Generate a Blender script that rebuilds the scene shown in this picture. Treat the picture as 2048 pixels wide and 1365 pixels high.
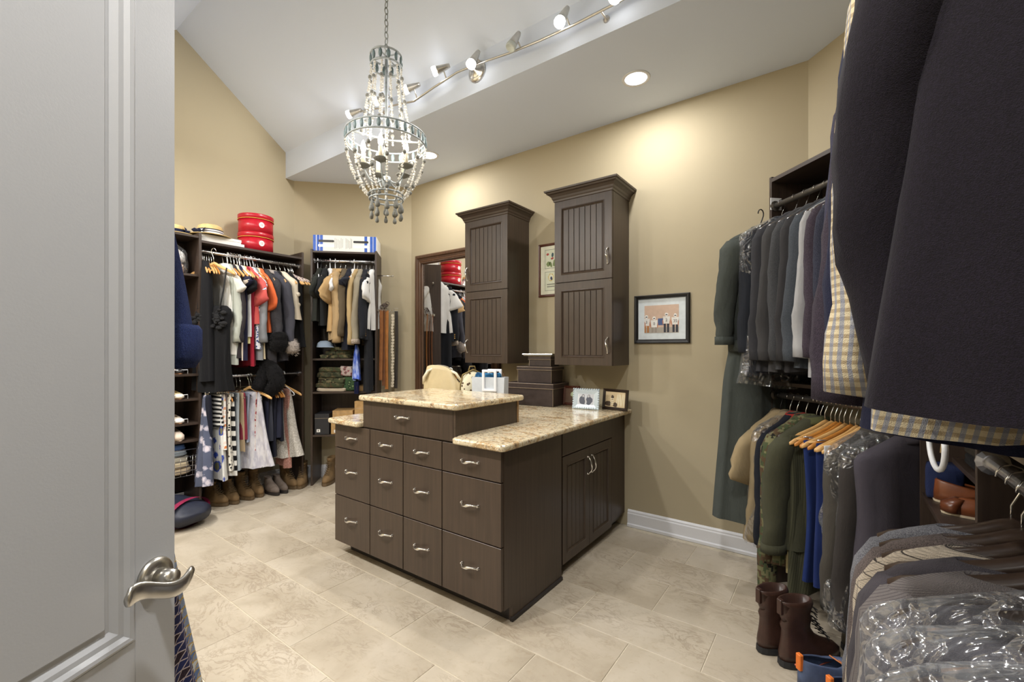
import bpy, bmesh, math, random
from mathutils import Vector, Matrix
random.seed(11)
PI = math.pi
for _o in list(bpy.data.objects): bpy.data.objects.remove(_o)
SC = bpy.context.scene
COL = SC.collection
# ---------------------------------------------------------------- camera, world, exposure
TH = math.atan(648/887)
cd = bpy.data.cameras.new('camera'); cam = bpy.data.objects.new('camera', cd); COL.objects.link(cam)
cd.sensor_width = 36; cd.lens = 887/2048*36; cd.shift_y = 17.5/2048; cd.clip_start = 0.02
cam.location = (0, 0, 1.37); cam.rotation_euler = (PI/2, 0, TH)
SC.camera = cam
W = bpy.data.worlds.new('world'); SC.world = W; W.use_nodes = True
W.node_tree.nodes['Background'].inputs[0].default_value = (0.9, 0.95, 1, 1)
W.node_tree.nodes['Background'].inputs[1].default_value = 0.5
SC.view_settings.view_transform = 'Standard'; SC.view_settings.look = 'None'
SC.view_settings.gamma = 1; SC.view_settings.use_curve_mapping = False
SC.view_settings.exposure = 0.0
P_CAN, P_FILL, P_TRACK, P_CHAND = 16, 47, 42, 1.5

# ---------------------------------------------------------------- helpers
def area_disc(name, loc, size, power, color=(1, .985, .965), rot=(0, 0, 0), spread=PI):
    l = bpy.data.lights.new(name, 'AREA'); l.shape = 'DISK'; l.size = size; l.energy = power; l.color = color; l.spread = spread
    o = bpy.data.objects.new(name, l); COL.objects.link(o); o.location = loc; o.rotation_euler = rot; return o
def point(name, loc, power, r=.03, color=(1, .98, .95)):
    l = bpy.data.lights.new(name, 'POINT'); l.energy = power; l.shadow_soft_size = r; l.color = color
    o = bpy.data.objects.new(name, l); COL.objects.link(o); o.location = loc; return o

def lerp(a, b, t): return a+(b-a)*t
def tag(o, label=None, cat=None, group=None, kind=None):
    if label: o['label'] = label
    if cat: o['category'] = cat
    if group: o['group'] = group
    if kind: o['kind'] = kind
    return o
def thing(name, label, cat, loc=(0, 0, 0), rz=0, group=None):
    o = bpy.data.objects.new(name, None); COL.objects.link(o)
    o.empty_display_size = .05; o.location = loc; o.rotation_euler = (0, 0, rz)
    return tag(o, label, cat, group)
def inst(name, me, parent=None, loc=(0, 0, 0), rot=(0, 0, 0), scale=None):
    o = bpy.data.objects.new(name, me); COL.objects.link(o); o.parent = parent
    o.location = loc; o.rotation_euler = rot
    if scale: o.scale = scale
    return o
class MB:
    def __init__(s): s.v = []; s.f = []; s.u = []; s.hasuv = False
    def add(s, vs, fs, uv=None):
        n = len(s.v); s.v += [tuple(v) for v in vs]; s.f += [tuple(i+n for i in f) for f in fs]
        if uv: s.hasuv = True; s.u += list(uv)
        else: s.u += [(v[0], v[2]) for v in vs]
        return s
    def box(s, x0, y0, z0, x1, y1, z1):
        v = [(x, y, z) for z in (z0, z1) for y in (y0, y1) for x in (x0, x1)]
        return s.add(v, [(0, 2, 3, 1), (4, 5, 7, 6), (0, 1, 5, 4), (2, 6, 7, 3), (0, 4, 6, 2), (1, 3, 7, 5)])
    def prism(s, poly, y0, y1):      # poly in x,z extruded along y
        n = len(poly)
        v = [(p[0], y0, p[1]) for p in poly]+[(p[0], y1, p[1]) for p in poly]
        f = [tuple(range(n)), tuple(range(2*n-1, n-1, -1))]+[(i, i+n, (i+1) % n+n, (i+1) % n) for i in range(n)]
        return s.add(v, f)
    def loft(s, rings, cap0=True, cap1=True, uv=False, close=False):
        n = len(rings[0]); vs = [p for r in rings for p in r]; fs = []; uvs = None
        m = len(rings)
        for k in range(m if close else m-1):
            a, b = k*n, ((k+1) % m)*n
            for i in range(n):
                j = (i+1) % n; fs.append((a+i, a+j, b+j, b+i))
        if not close:
            if cap0: fs.append(tuple(range(n-1, -1, -1)))
            if cap1: fs.append(tuple(range((m-1)*n, m*n)))
        if uv:
            uvs = []
            for r in rings:
                d = 0
                for i in range(n):
                    uvs.append((d, r[i][2]))
                    d += (Vector(r[i])-Vector(r[(i+1) % n])).length
        return s.add(vs, fs, uvs)
    def lathe(s, prof, c=(0, 0, 0), n=16, ax='z'):
        rings = []
        for r, z in prof:
            ring = []
            for i in range(n):
                a = 2*PI*i/n; x, y = r*math.cos(a), r*math.sin(a)
                p = (x, y, z) if ax == 'z' else ((x, -z, y) if ax == 'y' else (z, x, y))
                ring.append((p[0]+c[0], p[1]+c[1], p[2]+c[2]))
            rings.append(ring)
        return s.loft(rings)
    def tube(s, pts, r, n=6, closed=False):
        pts = [Vector(p) for p in pts]; m = len(pts); rings = []
        up = None
        for i, p in enumerate(pts):
            if closed: t = pts[(i+1) % m]-pts[i-1]
            else: t = pts[min(i+1, m-1)]-pts[max(i-1, 0)]
            if t.length < 1e-9: t = Vector((0, 0, 1))
            t.normalize()
            if up is None: up = Vector((0, 0, 1)) if abs(t.z) < .9 else Vector((1, 0, 0))
            a = t.cross(up)
            if a.length < 1e-4: a = t.cross(Vector((1, .3, .2)))
            a.normalize(); b = a.cross(t); up = b
            rr = r[i] if isinstance(r, (list, tuple)) else r
            rings.append([p+a*rr*math.cos(2*PI*k/n)+b*rr*math.sin(2*PI*k/n) for k in range(n)])
        return s.loft(rings, close=closed)
    def ball(s, c, r, n=8, m=5, sc=(1, 1, 1)):
        rings = []
        for j in range(m+1):
            ph = -PI/2+PI*(.04+.92*j/m)
            rings.append([(c[0]+r*sc[0]*math.cos(ph)*math.cos(2*PI*i/n), c[1]+r*sc[1]*math.cos(ph)*math.sin(2*PI*i/n), c[2]+r*sc[2]*math.sin(ph)) for i in range(n)])
        return s.loft(rings)
    def mesh(s, name, mat=None, smooth=False, bevel=0, seg=1):
        me = bpy.data.meshes.new(name); me.from_pydata(s.v, [], s.f)
        if s.hasuv:
            lay = me.uv_layers.new(name='UVMap')
            for l in me.loops: lay.data[l.index].uv = s.u[l.vertex_index]
        if bevel:
            bm = bmesh.new(); bm.from_mesh(me)
            bmesh.ops.bevel(bm, geom=list(bm.edges), offset=bevel, segments=seg, affect='EDGES', clamp_overlap=True, profile=.5)
            bm.to_mesh(me); bm.free()
        if smooth:
            for p in me.polygons: p.use_smooth = True
        if mat: me.materials.append(mat)
        me.update(); return me
    def build(s, name, mat, parent=None, smooth=False, bevel=0, loc=(0, 0, 0), rot=(0, 0, 0), seg=1):
        return inst(name, s.mesh(name, mat, smooth, bevel, seg), parent, loc, rot)
def bx(name, mat, a, b, parent=None, bevel=0.0, loc=(0, 0, 0), rot=(0, 0, 0), smooth=False):
    return MB().box(*a, *b).build(name, mat, parent, smooth, bevel, loc, rot)
def struct(o): o['kind'] = 'structure'; return o
def copy_thing(root, loc, rz, label=None, group=None):
    r = root.copy(); COL.objects.link(r); r.location = loc; r.rotation_euler = (0, 0, rz)
    if label: r['label'] = label
    if group: r['group'] = group
    for ch in root.children:
        c = ch.copy(); COL.objects.link(c); c.parent = r
        for g in ch.children:
            d = g.copy(); COL.objects.link(d); d.parent = c
    return r

# ---------------------------------------------------------------- materials
def lin(v): v /= 255; return v/12.92 if v <= .04045 else ((v+.055)/1.055)**2.4
def C(r, g, b): return (lin(r), lin(g), lin(b), 1)
class G:
    def __init__(s, name):
        s.m = bpy.data.materials.new(name); s.m.use_nodes = True; s.t = s.m.node_tree; s.b = s.t.nodes['Principled BSDF']
        s.out = s.t.nodes['Material Output']
    def n(s, t, ins=None, o=0, **kw):
        nd = s.t.nodes.new('ShaderNode'+t)
        for k, v in kw.items(): setattr(nd, k, v)
        for k, v in (ins or {}).items():
            if isinstance(v, bpy.types.NodeSocket): s.t.links.new(v, nd.inputs[k])
            else: nd.inputs[k].default_value = v
        return nd.outputs[o]
    def math(s, op, a, b=0.0, c=0.0): return s.n('Math', {0: a, 1: b, 2: c}, operation=op)
    def mix(s, f, a, b): return s.n('Mix', {0: f, 6: a, 7: b}, o=2, data_type='RGBA')
    def mul(s, f, a, b): return s.n('Mix', {0: f, 6: a, 7: b}, o=2, data_type='RGBA', blend_type='MULTIPLY')
    def noise(s, vec, scale, detail=3, rough=.55, dist=0): return s.n('TexNoise', {'Vector': vec, 'Scale': scale, 'Detail': detail, 'Roughness': rough, 'Distortion': dist})
    def vor(s, vec, scale, o=0, rnd=1): return s.n('TexVoronoi', {'Vector': vec, 'Scale': scale, 'Randomness': rnd}, o=o)
    def ramp(s, f, stops):
        nd = s.t.nodes.new('ShaderNodeValToRGB'); s.t.links.new(f, nd.inputs[0]); e = nd.color_ramp.elements
        while len(e) < len(stops): e.new(.5)
        for k, (p, c) in enumerate(stops):
            e[k].position = p; e[k].color = c if isinstance(c, tuple) else (c, c, c, 1)
        return nd.outputs[0]
    def co(s, w='Object'): return s.n('TexCoord', o={'Generated': 0, 'Normal': 1, 'UV': 2, 'Object': 3}[w])
    def mapv(s, v, scale=(1, 1, 1), loc=(0, 0, 0), rot=(0, 0, 0)): return s.n('Mapping', {'Vector': v, 'Scale': scale, 'Location': loc, 'Rotation': rot})
    def sep(s, v):
        nd = s.t.nodes.new('ShaderNodeSeparateXYZ'); s.t.links.new(v, nd.inputs[0]); return nd.outputs
    def bump(s, h, strength=.3, dist=.002): s.set('Normal', s.n('Bump', {'Height': h, 'Strength': strength, 'Distance': dist}))
    def set(s, k, v):
        if isinstance(v, bpy.types.NodeSocket): s.t.links.new(v, s.b.inputs[k])
        else: s.b.inputs[k].default_value = v
    def base(s, c, rough=.5, metal=0, **kw):
        s.set('Base Color', c); s.set('Roughness', rough); s.set('Metallic', metal)
        for k, v in kw.items(): s.set(k.replace('_', ' '), v)
        return s
_mc = {}
def flat(name, c, rough=.5, metal=0, var=.12, vs=30, bump=0, bs=200, **kw):
    k = (name,)
    if k in _mc: return _mc[k]
    g = G(name); v = g.co()
    f = g.noise(v, vs, 3)
    lo = tuple(x*(1-var) for x in c[:3])+(1,); hi = tuple(min(1, x*(1+var)) for x in c[:3])+(1,)
    g.base(g.ramp(f, [(.3, lo), (.7, hi)]), rough, metal, **kw)
    if bump: g.bump(g.noise(v, bs, 2), bump)
    _mc[k] = g.m; return g.m
def emit(name, c, s):
    g = G(name); g.base(c, .4); g.set('Emission Color', c); g.set('Emission Strength', s); return g.m
def mk_wall(name, c, rough=.75):
    g = G(name); v = g.n('NewGeometry')
    f = g.noise(v, 1.3, 2); lo = tuple(x*.96 for x in c[:3])+(1,)
    g.base(g.mix(f, lo, c), rough); g.bump(g.noise(v, 260, 2), .06, .002); return g.m
def mk_wood(name, dark, light, axis='z', rough=.38, scale=1.0):
    g = G(name); v = g.co(); sc = {'z': (60, 60, 2.2), 'x': (2.2, 60, 60), 'y': (60, 2.2, 60)}[axis]
    oi = g.n('ObjectInfo', o=5)
    off = g.n('CombineXYZ', {0: g.math('MULTIPLY', oi, 7), 1: g.math('MULTIPLY', oi, 5), 2: g.math('MULTIPLY', oi, 9)})
    vv = g.n('VectorMath', {0: v, 1: off}, operation='ADD')
    mv = g.mapv(vv, tuple(k*scale for k in sc))
    f = g.noise(mv, 1, 4, .6, .4); f2 = g.noise(vv, 3, 2)
    ff = g.math('ADD', g.math('MULTIPLY', f, .75), g.math('MULTIPLY', f2, .25))
    g.base(g.ramp(ff, [(.3, dark), (.7, light)]), rough); g.bump(f, .12, .001); return g.m
M = {}
M['wall'] = mk_wall('wall_paint_beige', C(174, 162, 135))
M['ceil'] = mk_wall('ceiling_paint', C(218, 228, 246), .8)
M['trim'] = mk_wall('trim_paint_white', C(225, 226, 230), .35)
M['door'] = mk_wall('door_paint', C(188, 190, 194), .3)
M['cab'] = mk_wood('cabinet_wood', C(54, 43, 35), C(74, 60, 49))
M['cabx'] = mk_wood('cabinet_wood_h', C(54, 43, 35), C(74, 60, 49), 'x')
M['clo'] = mk_wood('closet_laminate', C(44, 34, 28), C(70, 56, 47), rough=.45)
M['clox'] = mk_wood('closet_laminate_h', C(44, 34, 28), C(70, 56, 47), 'x', rough=.45)
M['kick'] = flat('toe_kick_black', C(38, 33, 32), .5)
M['nickel'] = flat('brushed_nickel', (.62, .60, .56, 1), .28, 1, .06)
M['chrome'] = flat('polished_chrome', (.82, .81, .79, 1), .1, 1, .03)
M['rod'] = flat('rod_metal', (.66, .66, .68, 1), .25, 1, .05)
M['rodd'] = flat('rod_dark_metal', (.16, .145, .13, 1), .35, .8, .08)
M['hwood'] = mk_wood('hanger_maple', C(196, 148, 88), C(228, 186, 124), 'x', .35)
M['hwood2'] = mk_wood('hanger_amber', C(176, 110, 44), C(208, 144, 70), 'x', .35)
M['hdark'] = mk_wood('hanger_walnut', C(44, 34, 28), C(66, 52, 43), 'x', .28)
M['hblack'] = flat('hanger_black_plastic', C(26, 25, 26), .35)
M['hwhite'] = flat('hanger_white_plastic', C(236, 238, 242), .35, 0, .03)
M['black'] = flat('black_satin_paint', C(22, 21, 22), .4)
M['white'] = flat('white_paper', C(236, 234, 228), .7, 0, .03)
M['mirror'] = flat('mirror_silver', (.9, .9, .9, 1), .01, 1, 0)
def mk_granite():
    g = G('granite'); v = g.n('NewGeometry'); mv = g.mapv(v, (1, 2.6, 1.5), rot=(0, 0, .5))
    a = g.noise(mv, 4.5, 5, .62, 1.4); b = g.noise(v, 55, 3, .7); c = g.noise(mv, 13, 4, .6, .8); d = g.vor(v, 120)
    col = g.ramp(a, [(.28, C(136, 108, 76)), (.40, C(184, 158, 118)), (.5, C(206, 192, 162)), (.62, C(198, 184, 154)), (.75, C(160, 147, 128))])
    col = g.mix(g.ramp(c, [(.56, 0.0), (.68, .7)]), col, C(158, 108, 58))
    col = g.mix(g.ramp(b, [(.54, 0.0), (.64, .8)]), col, C(96, 82, 70))
    col = g.mix(g.ramp(g.noise(v, 90, 2), [(.6, 0.0), (.68, .6)]), col, C(240, 236, 222))
    g.base(col, .12, Specular_IOR_Level=.5); return g.m
M['granite'] = mk_granite()
def mk_tile():
    g = G('stone_tile'); v = g.co(); r = g.n('ObjectInfo', o=5)
    off = g.n('CombineXYZ', {0: g.math('MULTIPLY', r, 31), 1: g.math('MULTIPLY', r, 17), 2: g.math('MULTIPLY', r, 5)})
    vv = g.n('VectorMath', {0: v, 1: off}, operation='ADD')
    a = g.noise(vv, 2.6, 5, .6, .6); b = g.noise(g.mapv(vv, (1, 2, 1), rot=(0, 0, .6)), 5, 6, .65, 1.8); c = g.noise(vv, 30, 4, .7)
    col = g.ramp(a, [(.25, C(160, 148, 129)), (.5, C(181, 170, 152)), (.75, C(192, 182, 166))])
    vein = g.ramp(b, [(.455, 0.0), (.492, .5), (.508, .5), (.54, 0.0)])
    col = g.mix(g.math('MULTIPLY', vein, g.ramp(g.noise(vv, 3.1, 2), [(.42, 0.0), (.62, .8)])), col, C(118, 100, 80))
    col = g.mix(g.ramp(c, [(.55, 0.0), (.75, .35)]), col, C(148, 128, 100))
    col = g.mul(1.0, col, g.ramp(r, [(0, (.94, .93, .92, 1)), (1, (1, 1, 1, 1))]))
    g.base(col, .42); g.bump(c, .05, .001); return g.m
M['tile'] = mk_tile()
M['grout'] = flat('grout', C(196, 186, 166), .9)

def cloth(col, pat=None, c2=None, c3=None, s=.05, rough=.92, key=None, bump=.25, sheen=.03):
    k = ('cloth', col, pat, c2, c3, s, rough, bump)
    if k in _mc: return _mc[k]
    g = G('fabric_%s' % (pat or 'plain')); uv = g.co('UV'); ob = g.co()
    cc = C(*col); u, v, _ = g.sep(uv)
    w = g.noise(ob, 7, 3); base = cc
    def step(x, per, duty): return g.math('LESS_THAN', g.math('FRACT', g.math('MULTIPLY', g.math('ADD', x, 10), 1/per)), duty)
    if pat == 'hstripe': base = g.mix(step(v, s, .5), cc, C(*c2))
    elif pat == 'vstripe': base = g.mix(step(u, s, .3), cc, C(*c2))
    elif pat == 'gingham':
        a, b = step(u, s, .45), step(v, s, .45)
        base = g.mix(g.math('MULTIPLY', a, .62), g.mix(g.math('MULTIPLY', b, .62), cc, C(*(c3 or c2))), C(*c2))
    elif pat == 'plaid':
        a, b = step(u, s, .5), step(v, s, .5)
        base = g.mix(g.math('MULTIPLY', a, .6), g.mix(g.math('MULTIPLY', b, .6), cc, C(*c2)), C(*c2))
        base = g.mix(step(u, s*.5, .12), base, C(*c3)); base = g.mix(step(v, s*.5, .12), base, C(*c3))
    elif pat == 'windowpane':
        base = g.mix(step(u, s, .12), cc, C(*c2)); base = g.mix(step(v, s, .12), base, C(*c2))
    elif pat == 'houndstooth':
        a, b = step(u, s, .5), step(v, s, .5)
        base = g.mix(g.math('ABSOLUTE', g.math('SUBTRACT', a, b)), cc, C(*c2))
    elif pat == 'camo':
        q = g.n('VectorMath', {0: g.n('VectorMath', {0: ob, 1: (1/s*4, 1/s*4, 1/s*4)}, operation='MULTIPLY')}, operation='FLOOR')
        q = g.n('VectorMath', {0: q, 1: (s/4, s/4, s/4)}, operation='MULTIPLY')
        n1, n2 = g.noise(q, 22, 2), g.noise(g.mapv(q, loc=(5, 3, 1)), 26, 2)
        base = g.mix(g.ramp(n1, [(.48, 0.0), (.5, 1.0)]), cc, C(*c2)); base = g.mix(g.ramp(n2, [(.55, 0.0), (.57, 1.0)]), base, C(*c3))
        base = g.mix(g.ramp(g.noise(g.mapv(q, loc=(1, 9, 4)), 30, 2), [(.62, 0.0), (.64, 1.0)]), base, C(34, 34, 30))
    elif pat == 'floral':
        n1 = g.vor(ob, 1/s); n2 = g.noise(ob, 3/s, 3)
        x = g.math('ADD', n1, g.math('MULTIPLY', n2, .5))
        base = g.mix(g.ramp(x, [(.60, 1.0), (.68, 0.0)]), cc, C(*c2)); base = g.mix(g.ramp(x, [(.46, 1.0), (.52, 0.0)]), base, C(*(c3 or c2)))
    elif pat == 'dots': base = g.mix(g.ramp(g.vor(ob, 1/s), [(.3, 1.0), (.36, 0.0)]), cc, C(*c2))
    elif pat == 'blocks':
        q = g.n('TexBrick', {'Vector': uv, 'Scale': 1/s, 'Color1': cc, 'Color2': C(*c2), 'Mortar': C(*(c3 or c2)), 'Mortar Size': .12, 'Brick Width': .7, 'Row Height': .6}); base = q
    elif pat == 'tweed':
        base = g.mix(g.ramp(g.noise(ob, 420, 2), [(.42, 0.0), (.6, 1.0)]), cc, C(*c2))
    elif pat == 'glen':
        a, b = step(u, s*.16, .5), step(v, s*.16, .5); fine = g.math('MULTIPLY', g.math('MULTIPLY', a, b), .6)
        base = g.mix(fine, cc, C(*c2)); base = g.mix(step(u, s, .06), base, C(*c3)); base = g.mix(step(v, s, .06), base, C(*c3))
    elif pat == 'tiedye': base = g.mix(g.ramp(g.noise(g.mapv(ob, (1, 1, .35)), 28, 4), [(.42, 0.0), (.6, 1.0)]), cc, C(*c2))
    elif pat == 'lace': base = g.mix(g.ramp(g.vor(ob, 90), [(.25, 1.0), (.5, 0.0)]), C(*c2), cc)
    col_ = g.mul(1.0, base, g.ramp(w, [(.3, (.88, .88, .88, 1)), (.7, (1, 1, 1, 1))]))
    g.base(col_, rough, 0, Sheen_Weight=sheen, Sheen_Roughness=.5, Specular_IOR_Level=(.15 if rough > .8 else .4))
    h = g.math('ADD', g.math('MULTIPLY', g.noise(ob, 700, 1), .25), g.noise(g.mapv(ob, (1, 1, .4)), 17, 4, .6, .6))
    g.bump(h, min(1, bump*1.7), .026)
    _mc[k] = g.m; return g.m
def mk_plastic():
    g = G('clear_plastic_film'); v = g.co()
    wv = g.n('VectorMath', {0: v, 1: g.n('VectorMath', {0: g.n('TexNoise', {'Vector': v, 'Scale': 6.0}, o=1), 1: (.12, .12, .12)}, operation='MULTIPLY')}, operation='ADD')
    h = g.math('ADD', g.math('ABSOLUTE', g.math('SUBTRACT', g.noise(g.mapv(wv, (1, 1, .6)), 6, 3, .5, .8), .5)), g.math('MULTIPLY', g.math('ABSOLUTE', g.math('SUBTRACT', g.noise(g.mapv(wv, (1, .6, 1), loc=(3, 2, 1)), 13, 2, .5, .5), .5)), .5))
    nrm = g.n('Bump', {'Height': h, 'Strength': 1.0, 'Distance': .11})
    gl = g.n('BsdfGlossy', {'Color': (1, 1, 1, 1), 'Roughness': .09, 'Normal': nrm})
    df = g.n('BsdfDiffuse', {'Color': (.75, .77, .8, 1), 'Normal': nrm})
    tr = g.n('BsdfTransparent', {'Color': (.95, .95, .96, 1)})
    fr = g.n('LayerWeight', {'Blend': .35, 'Normal': nrm}, o=1)
    a = g.n('MixShader', {0: .2, 1: gl, 2: df})
    f = g.math('MULTIPLY_ADD', fr, .62, .09)
    o = g.n('MixShader', {0: f, 1: tr, 2: a})
    g.t.links.new(o, g.out.inputs['Surface']); return g.m
M['plastic'] = mk_plastic()
# ================================================================ the setting
XL, XR, YB, YE = -4.69, .62, 3.33, -.51
ZS, ZB, ZR, YR, YF = 3.18, 3.45, 4.19, 1.41, 2.37     # soffit, bulkhead top, ridge, ridge Y, bulkhead Y
Q = math.sqrt(.5)
floor = struct(bx('floor', M['grout'], (XL-.1, -2.2, -.06), (XR+.1, YB+.1, -.0025)))
TW, TD = .626, .316
tile_me = MB().box(-TW/2+.002, -TD/2+.002, -.012, TW/2-.002, TD/2-.002, 0).mesh('tile', M['tile'], bevel=.0015)
for k in range(-6, 8):
    yc = 1.045+TD*k+TD/2
    x0 = -.78 if k % 2 == 0 else -1.09
    for j in range(-7, 4):
        xc = x0+TW*j+TW/2
        if yc+TD/2 > YB+.1 or yc-TD/2 < -1.0 or xc+TW/2 < XL or xc-TW/2 > XR: continue
        if yc < YE-.1 and not (-1.2 < xc < .9): continue
        inst('tile', tile_me, floor, (xc, yc, 0))
def wallbox(name, x0, x1, z1, loc, rz, th=.1, z0=0):
    return struct(bx(name, M['wall'], (x0, 0, z0), (x1, th, z1), loc=loc, rot=(0, 0, rz)))
wallbox('wall_back', -3.86, -.10, 3.3, (0, YB, 0), 0)
wallbox('wall_left', YE-.1, YB, 4.4, (XL, 0, 0), PI/2)
wallbox('wall_back_left', -.02, 1.25, 3.3, (XL, 2.46, 0), PI/4)
wallbox('wall_back_right', -.02, 1.10, 3.3, (-.14, YB, 0), -PI/4)
wallbox('wall_right', -2.62, .61, 4.4, (XR, 0, 0), -PI/2)
wallbox('wall_front_left', -.02, 1.25, 3.3, (-3.82, YE, 0), 3*PI/4)
e = MB().box(-3.86, YE-.1, 0, -.66, YE, 3.3).box(.30, YE-.1, 0, XR+.1, YE, 3.3).box(-.66, YE-.1, 2.2, .30, YE, 3.3)
struct(e.build('wall_entry', M['wall']))
h = MB().box(-1.3, -2.3, 0, 1.0, -2.2, 2.6).box(-1.4, -2.2, 0, -1.3, YE-.1, 2.6).box(1.0, -2.2, 0, 1.1, YE-.1, 2.6)
struct(h.build('wall_hall', M['wall'])); struct(bx('ceiling_hall', M['ceil'], (-1.4, -2.3, 2.6), (1.1, YE-.1, 2.65)))
def ribbon(name, path, x0=XL-.1, x1=XR+.1):
    b = MB()
    for (y0, z0), (y1, z1) in zip(path, path[1:]):
        d = Vector((y1-y0, z1-z0)).normalized(); n = Vector((-d.y, d.x))*.05
        if n.y < -1e-6: n = -n
        b.add([(x0, y0, z0), (x1, y0, z0), (x1, y1, z1), (x0, y1, z1), (x0, y0+n.x, z0+n.y), (x1, y0+n.x, z0+n.y), (x1, y1+n.x, z1+n.y), (x0, y1+n.x, z1+n.y)],
              [(0, 1, 2, 3), (7, 6, 5, 4), (0, 4, 5, 1), (1, 5, 6, 2), (2, 6, 7, 3), (3, 7, 4, 0)])
    return struct(b.build(name, M['ceil']))
ribbon('ceiling', [(YF, ZB), (YR, ZR), (2*YR-YF, ZB)])
def soffit(name, y0, y1): return struct(bx(name, M['ceil'], (XL-.1, y0, ZS), (XR+.1, y1, ZB+.04)))
soffit('ceiling_soffit_back', YF, YB+.1); soffit('ceiling_soffit_front', YE-.1, 2*YR-YF)
# baseboards: moulded profile swept along the walls
def baseboard(name, x0, x1, loc, rz):
    pr = [(0, 0), (-.024, 0), (-.024, .018), (-.016, .026), (-.016, .098), (-.012, .106), (-.012, .116), (-.005, .126), (0, .128)]
    b = MB(); n = len(pr)
    v = [(x0, y, z) for y, z in pr]+[(x1, y, z) for y, z in pr]
    b.add(v, [tuple(range(n)), tuple(range(2*n-1, n-1, -1))]+[(i, i+n, (i+1) % n+n, (i+1) % n) for i in range(n)])
    return struct(b.build(name, M['trim'], loc=loc, rot=(0, 0, rz)))
baseboard('baseboard_back', -1.31, -.12, (0, YB, 0), 0)
baseboard('baseboard_back_left', 0, 1.24, (XL, 2.46, 0), PI/4)
baseboard('baseboard_back_right', 0, 1.07, (-.14, YB, 0), -PI/4)
baseboard('baseboard_left', -.4, 2.46, (XL, 0, 0), PI/2)
# ---------------------------------------------------------------- door
DA = math.radians(117.85)
door = thing('door_1', 'open grey-white panelled door with a brushed metal lever', 'door', (-.614, -.487, 0), DA); door['kind'] = 'structure'
DW, DH, T = .9, 2.42, .036
PX0, PX1 = .115, DW-.115
pan = [(.24, .68), (.857, 2.28)]
b = MB()
b.box(0, 0, .012, .078, T, DH).box(DW-.078, 0, .012, DW, T, DH)
for z0, z1 in ((.012, .24), (.68, .857), (2.28, DH)): b.box(.078, 0, z0, DW-.078, T, z1)
b.build('door_frame', M['door'], door, bevel=.001)
for z0, z1 in pan:
    bx('door_panel', M['door'], (.078, .011, z0), (DW-.078, T-.011, z1), door)
    bx('raised_field', M['door'], (.121, .006, z0+.043), (DW-.121, T-.006, z1-.043), door, bevel=.004)
    for yy, sg in ((0, 1), (T, -1)):
        mb = MB(); prof = [(0, 0), (.006, -.004), (.012, -.003), (.018, .003), (.026, .004), (.036, .011)]
        rings = []
        for o, d in prof:
            y = yy+sg*d
            rings.append([(.078+o, y, z0+o), (DW-.078-o, y, z0+o), (DW-.078-o, y, z1-o), (.078+o, y, z1-o)])
        mb.loft(rings, False, False); mb.build('panel_moulding', M['door'], door)
LX, LZ = .872, .953
lv = MB().lathe([(.0, 0), (.034, 0), (.034, .004), (.031, .009), (.02, .012), (.0, .012)], (0, 0, 0), 28, 'y').build('rosette', M['nickel'], door, True, loc=(LX-.015, 0, LZ))
MB().lathe([(.0, .01), (.016, .01), (.015, .03), (.014, .042), (.0, .042)], (0, 0, 0), 20, 'y').build('hub', M['nickel'], lv, True)
bl = MB(); rings = []
for i in range(15):
    t = i/14; x = lerp(.022, -.088, t); y = -.052-.012*math.sin(t*PI*1.6+.5); z = .010*math.sin(t*PI*2.0+2.6); hh = lerp(.013, .017, t)*(1 if 0 < i < 14 else .55); th = .006
    rings.append([(x, y+th*math.cos(a), z+hh*math.sin(a)) for a in [2*PI*k/12 for k in range(12)]])
bl.loft(rings).build('lever', M['nickel'], lv, True)
bx('latch_plate', M['nickel'], (DW-.0005, .006, LZ-.028), (DW+.0015, T-.006, LZ+.028), door)
# door casing round the opening
cs = MB().box(-.75, YE, 0, -.66, YE+.02, 2.29).box(.30, YE, 0, .39, YE+.02, 2.29).box(-.75, YE, 2.2, .39, YE+.02, 2.29)
struct(cs.build('trim_1', M['trim'], bevel=.004))

# ================================================================ ceiling lights
def can(loc, label, power=P_CAN):
    t = thing('recessed_light', label, 'ceiling light', loc, 0, 'recessed ceiling lights')
    MB().loft([[(r*math.cos(2*PI*i/32), r*math.sin(2*PI*i/32), z) for i in range(32)] for r, z in ((.072, -.004), (.09, -.005), (.093, 0), (.07, 0))], close=True).build('trim_ring', M['trim'], t, True)
    MB().lathe([(0, -.002), (.073, -.002), (.073, 0), (0, 0)], n=32).build('lens', M['lens'], t)
    area_disc('can_light', (loc[0], loc[1], loc[2]-.012), .12, power)
M['lens'] = emit('lamp_lens', (1, .97, .92, 1), 9)
M['frost'] = emit('frosted_glass_lit', (1, .96, .9, 1), 12)
M['bulb'] = emit('candle_bulb', (1, .9, .72, 1), 14)
can((-1.077, 2.875, ZS), 'round recessed light in the low ceiling above the tall bead-board wall cabinet')
can((-3.058, 2.875, ZS), 'round recessed light in the low ceiling above the tall mirror')
can((-.28, -.02, ZS), 'added recessed fill light in the low ceiling by the entry door', P_FILL)  # this and the next three cans are out of view, added as fill
can((-3.058, -.055, ZS), 'added recessed fill light in the low ceiling over the entry wall', P_FILL)
can((-2.07, -.055, ZS), 'added recessed fill light in the low ceiling between the two entry-side lights', P_FILL)
can((-4.0, .15, ZS), 'added recessed fill light in the low ceiling near the shoe tower corner', P_FILL)
area_disc('hall_fill_light', (-.2, -1.4, 2.58), .16, 14)  # unseen lamp added in the hall to send fill through the doorway
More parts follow.
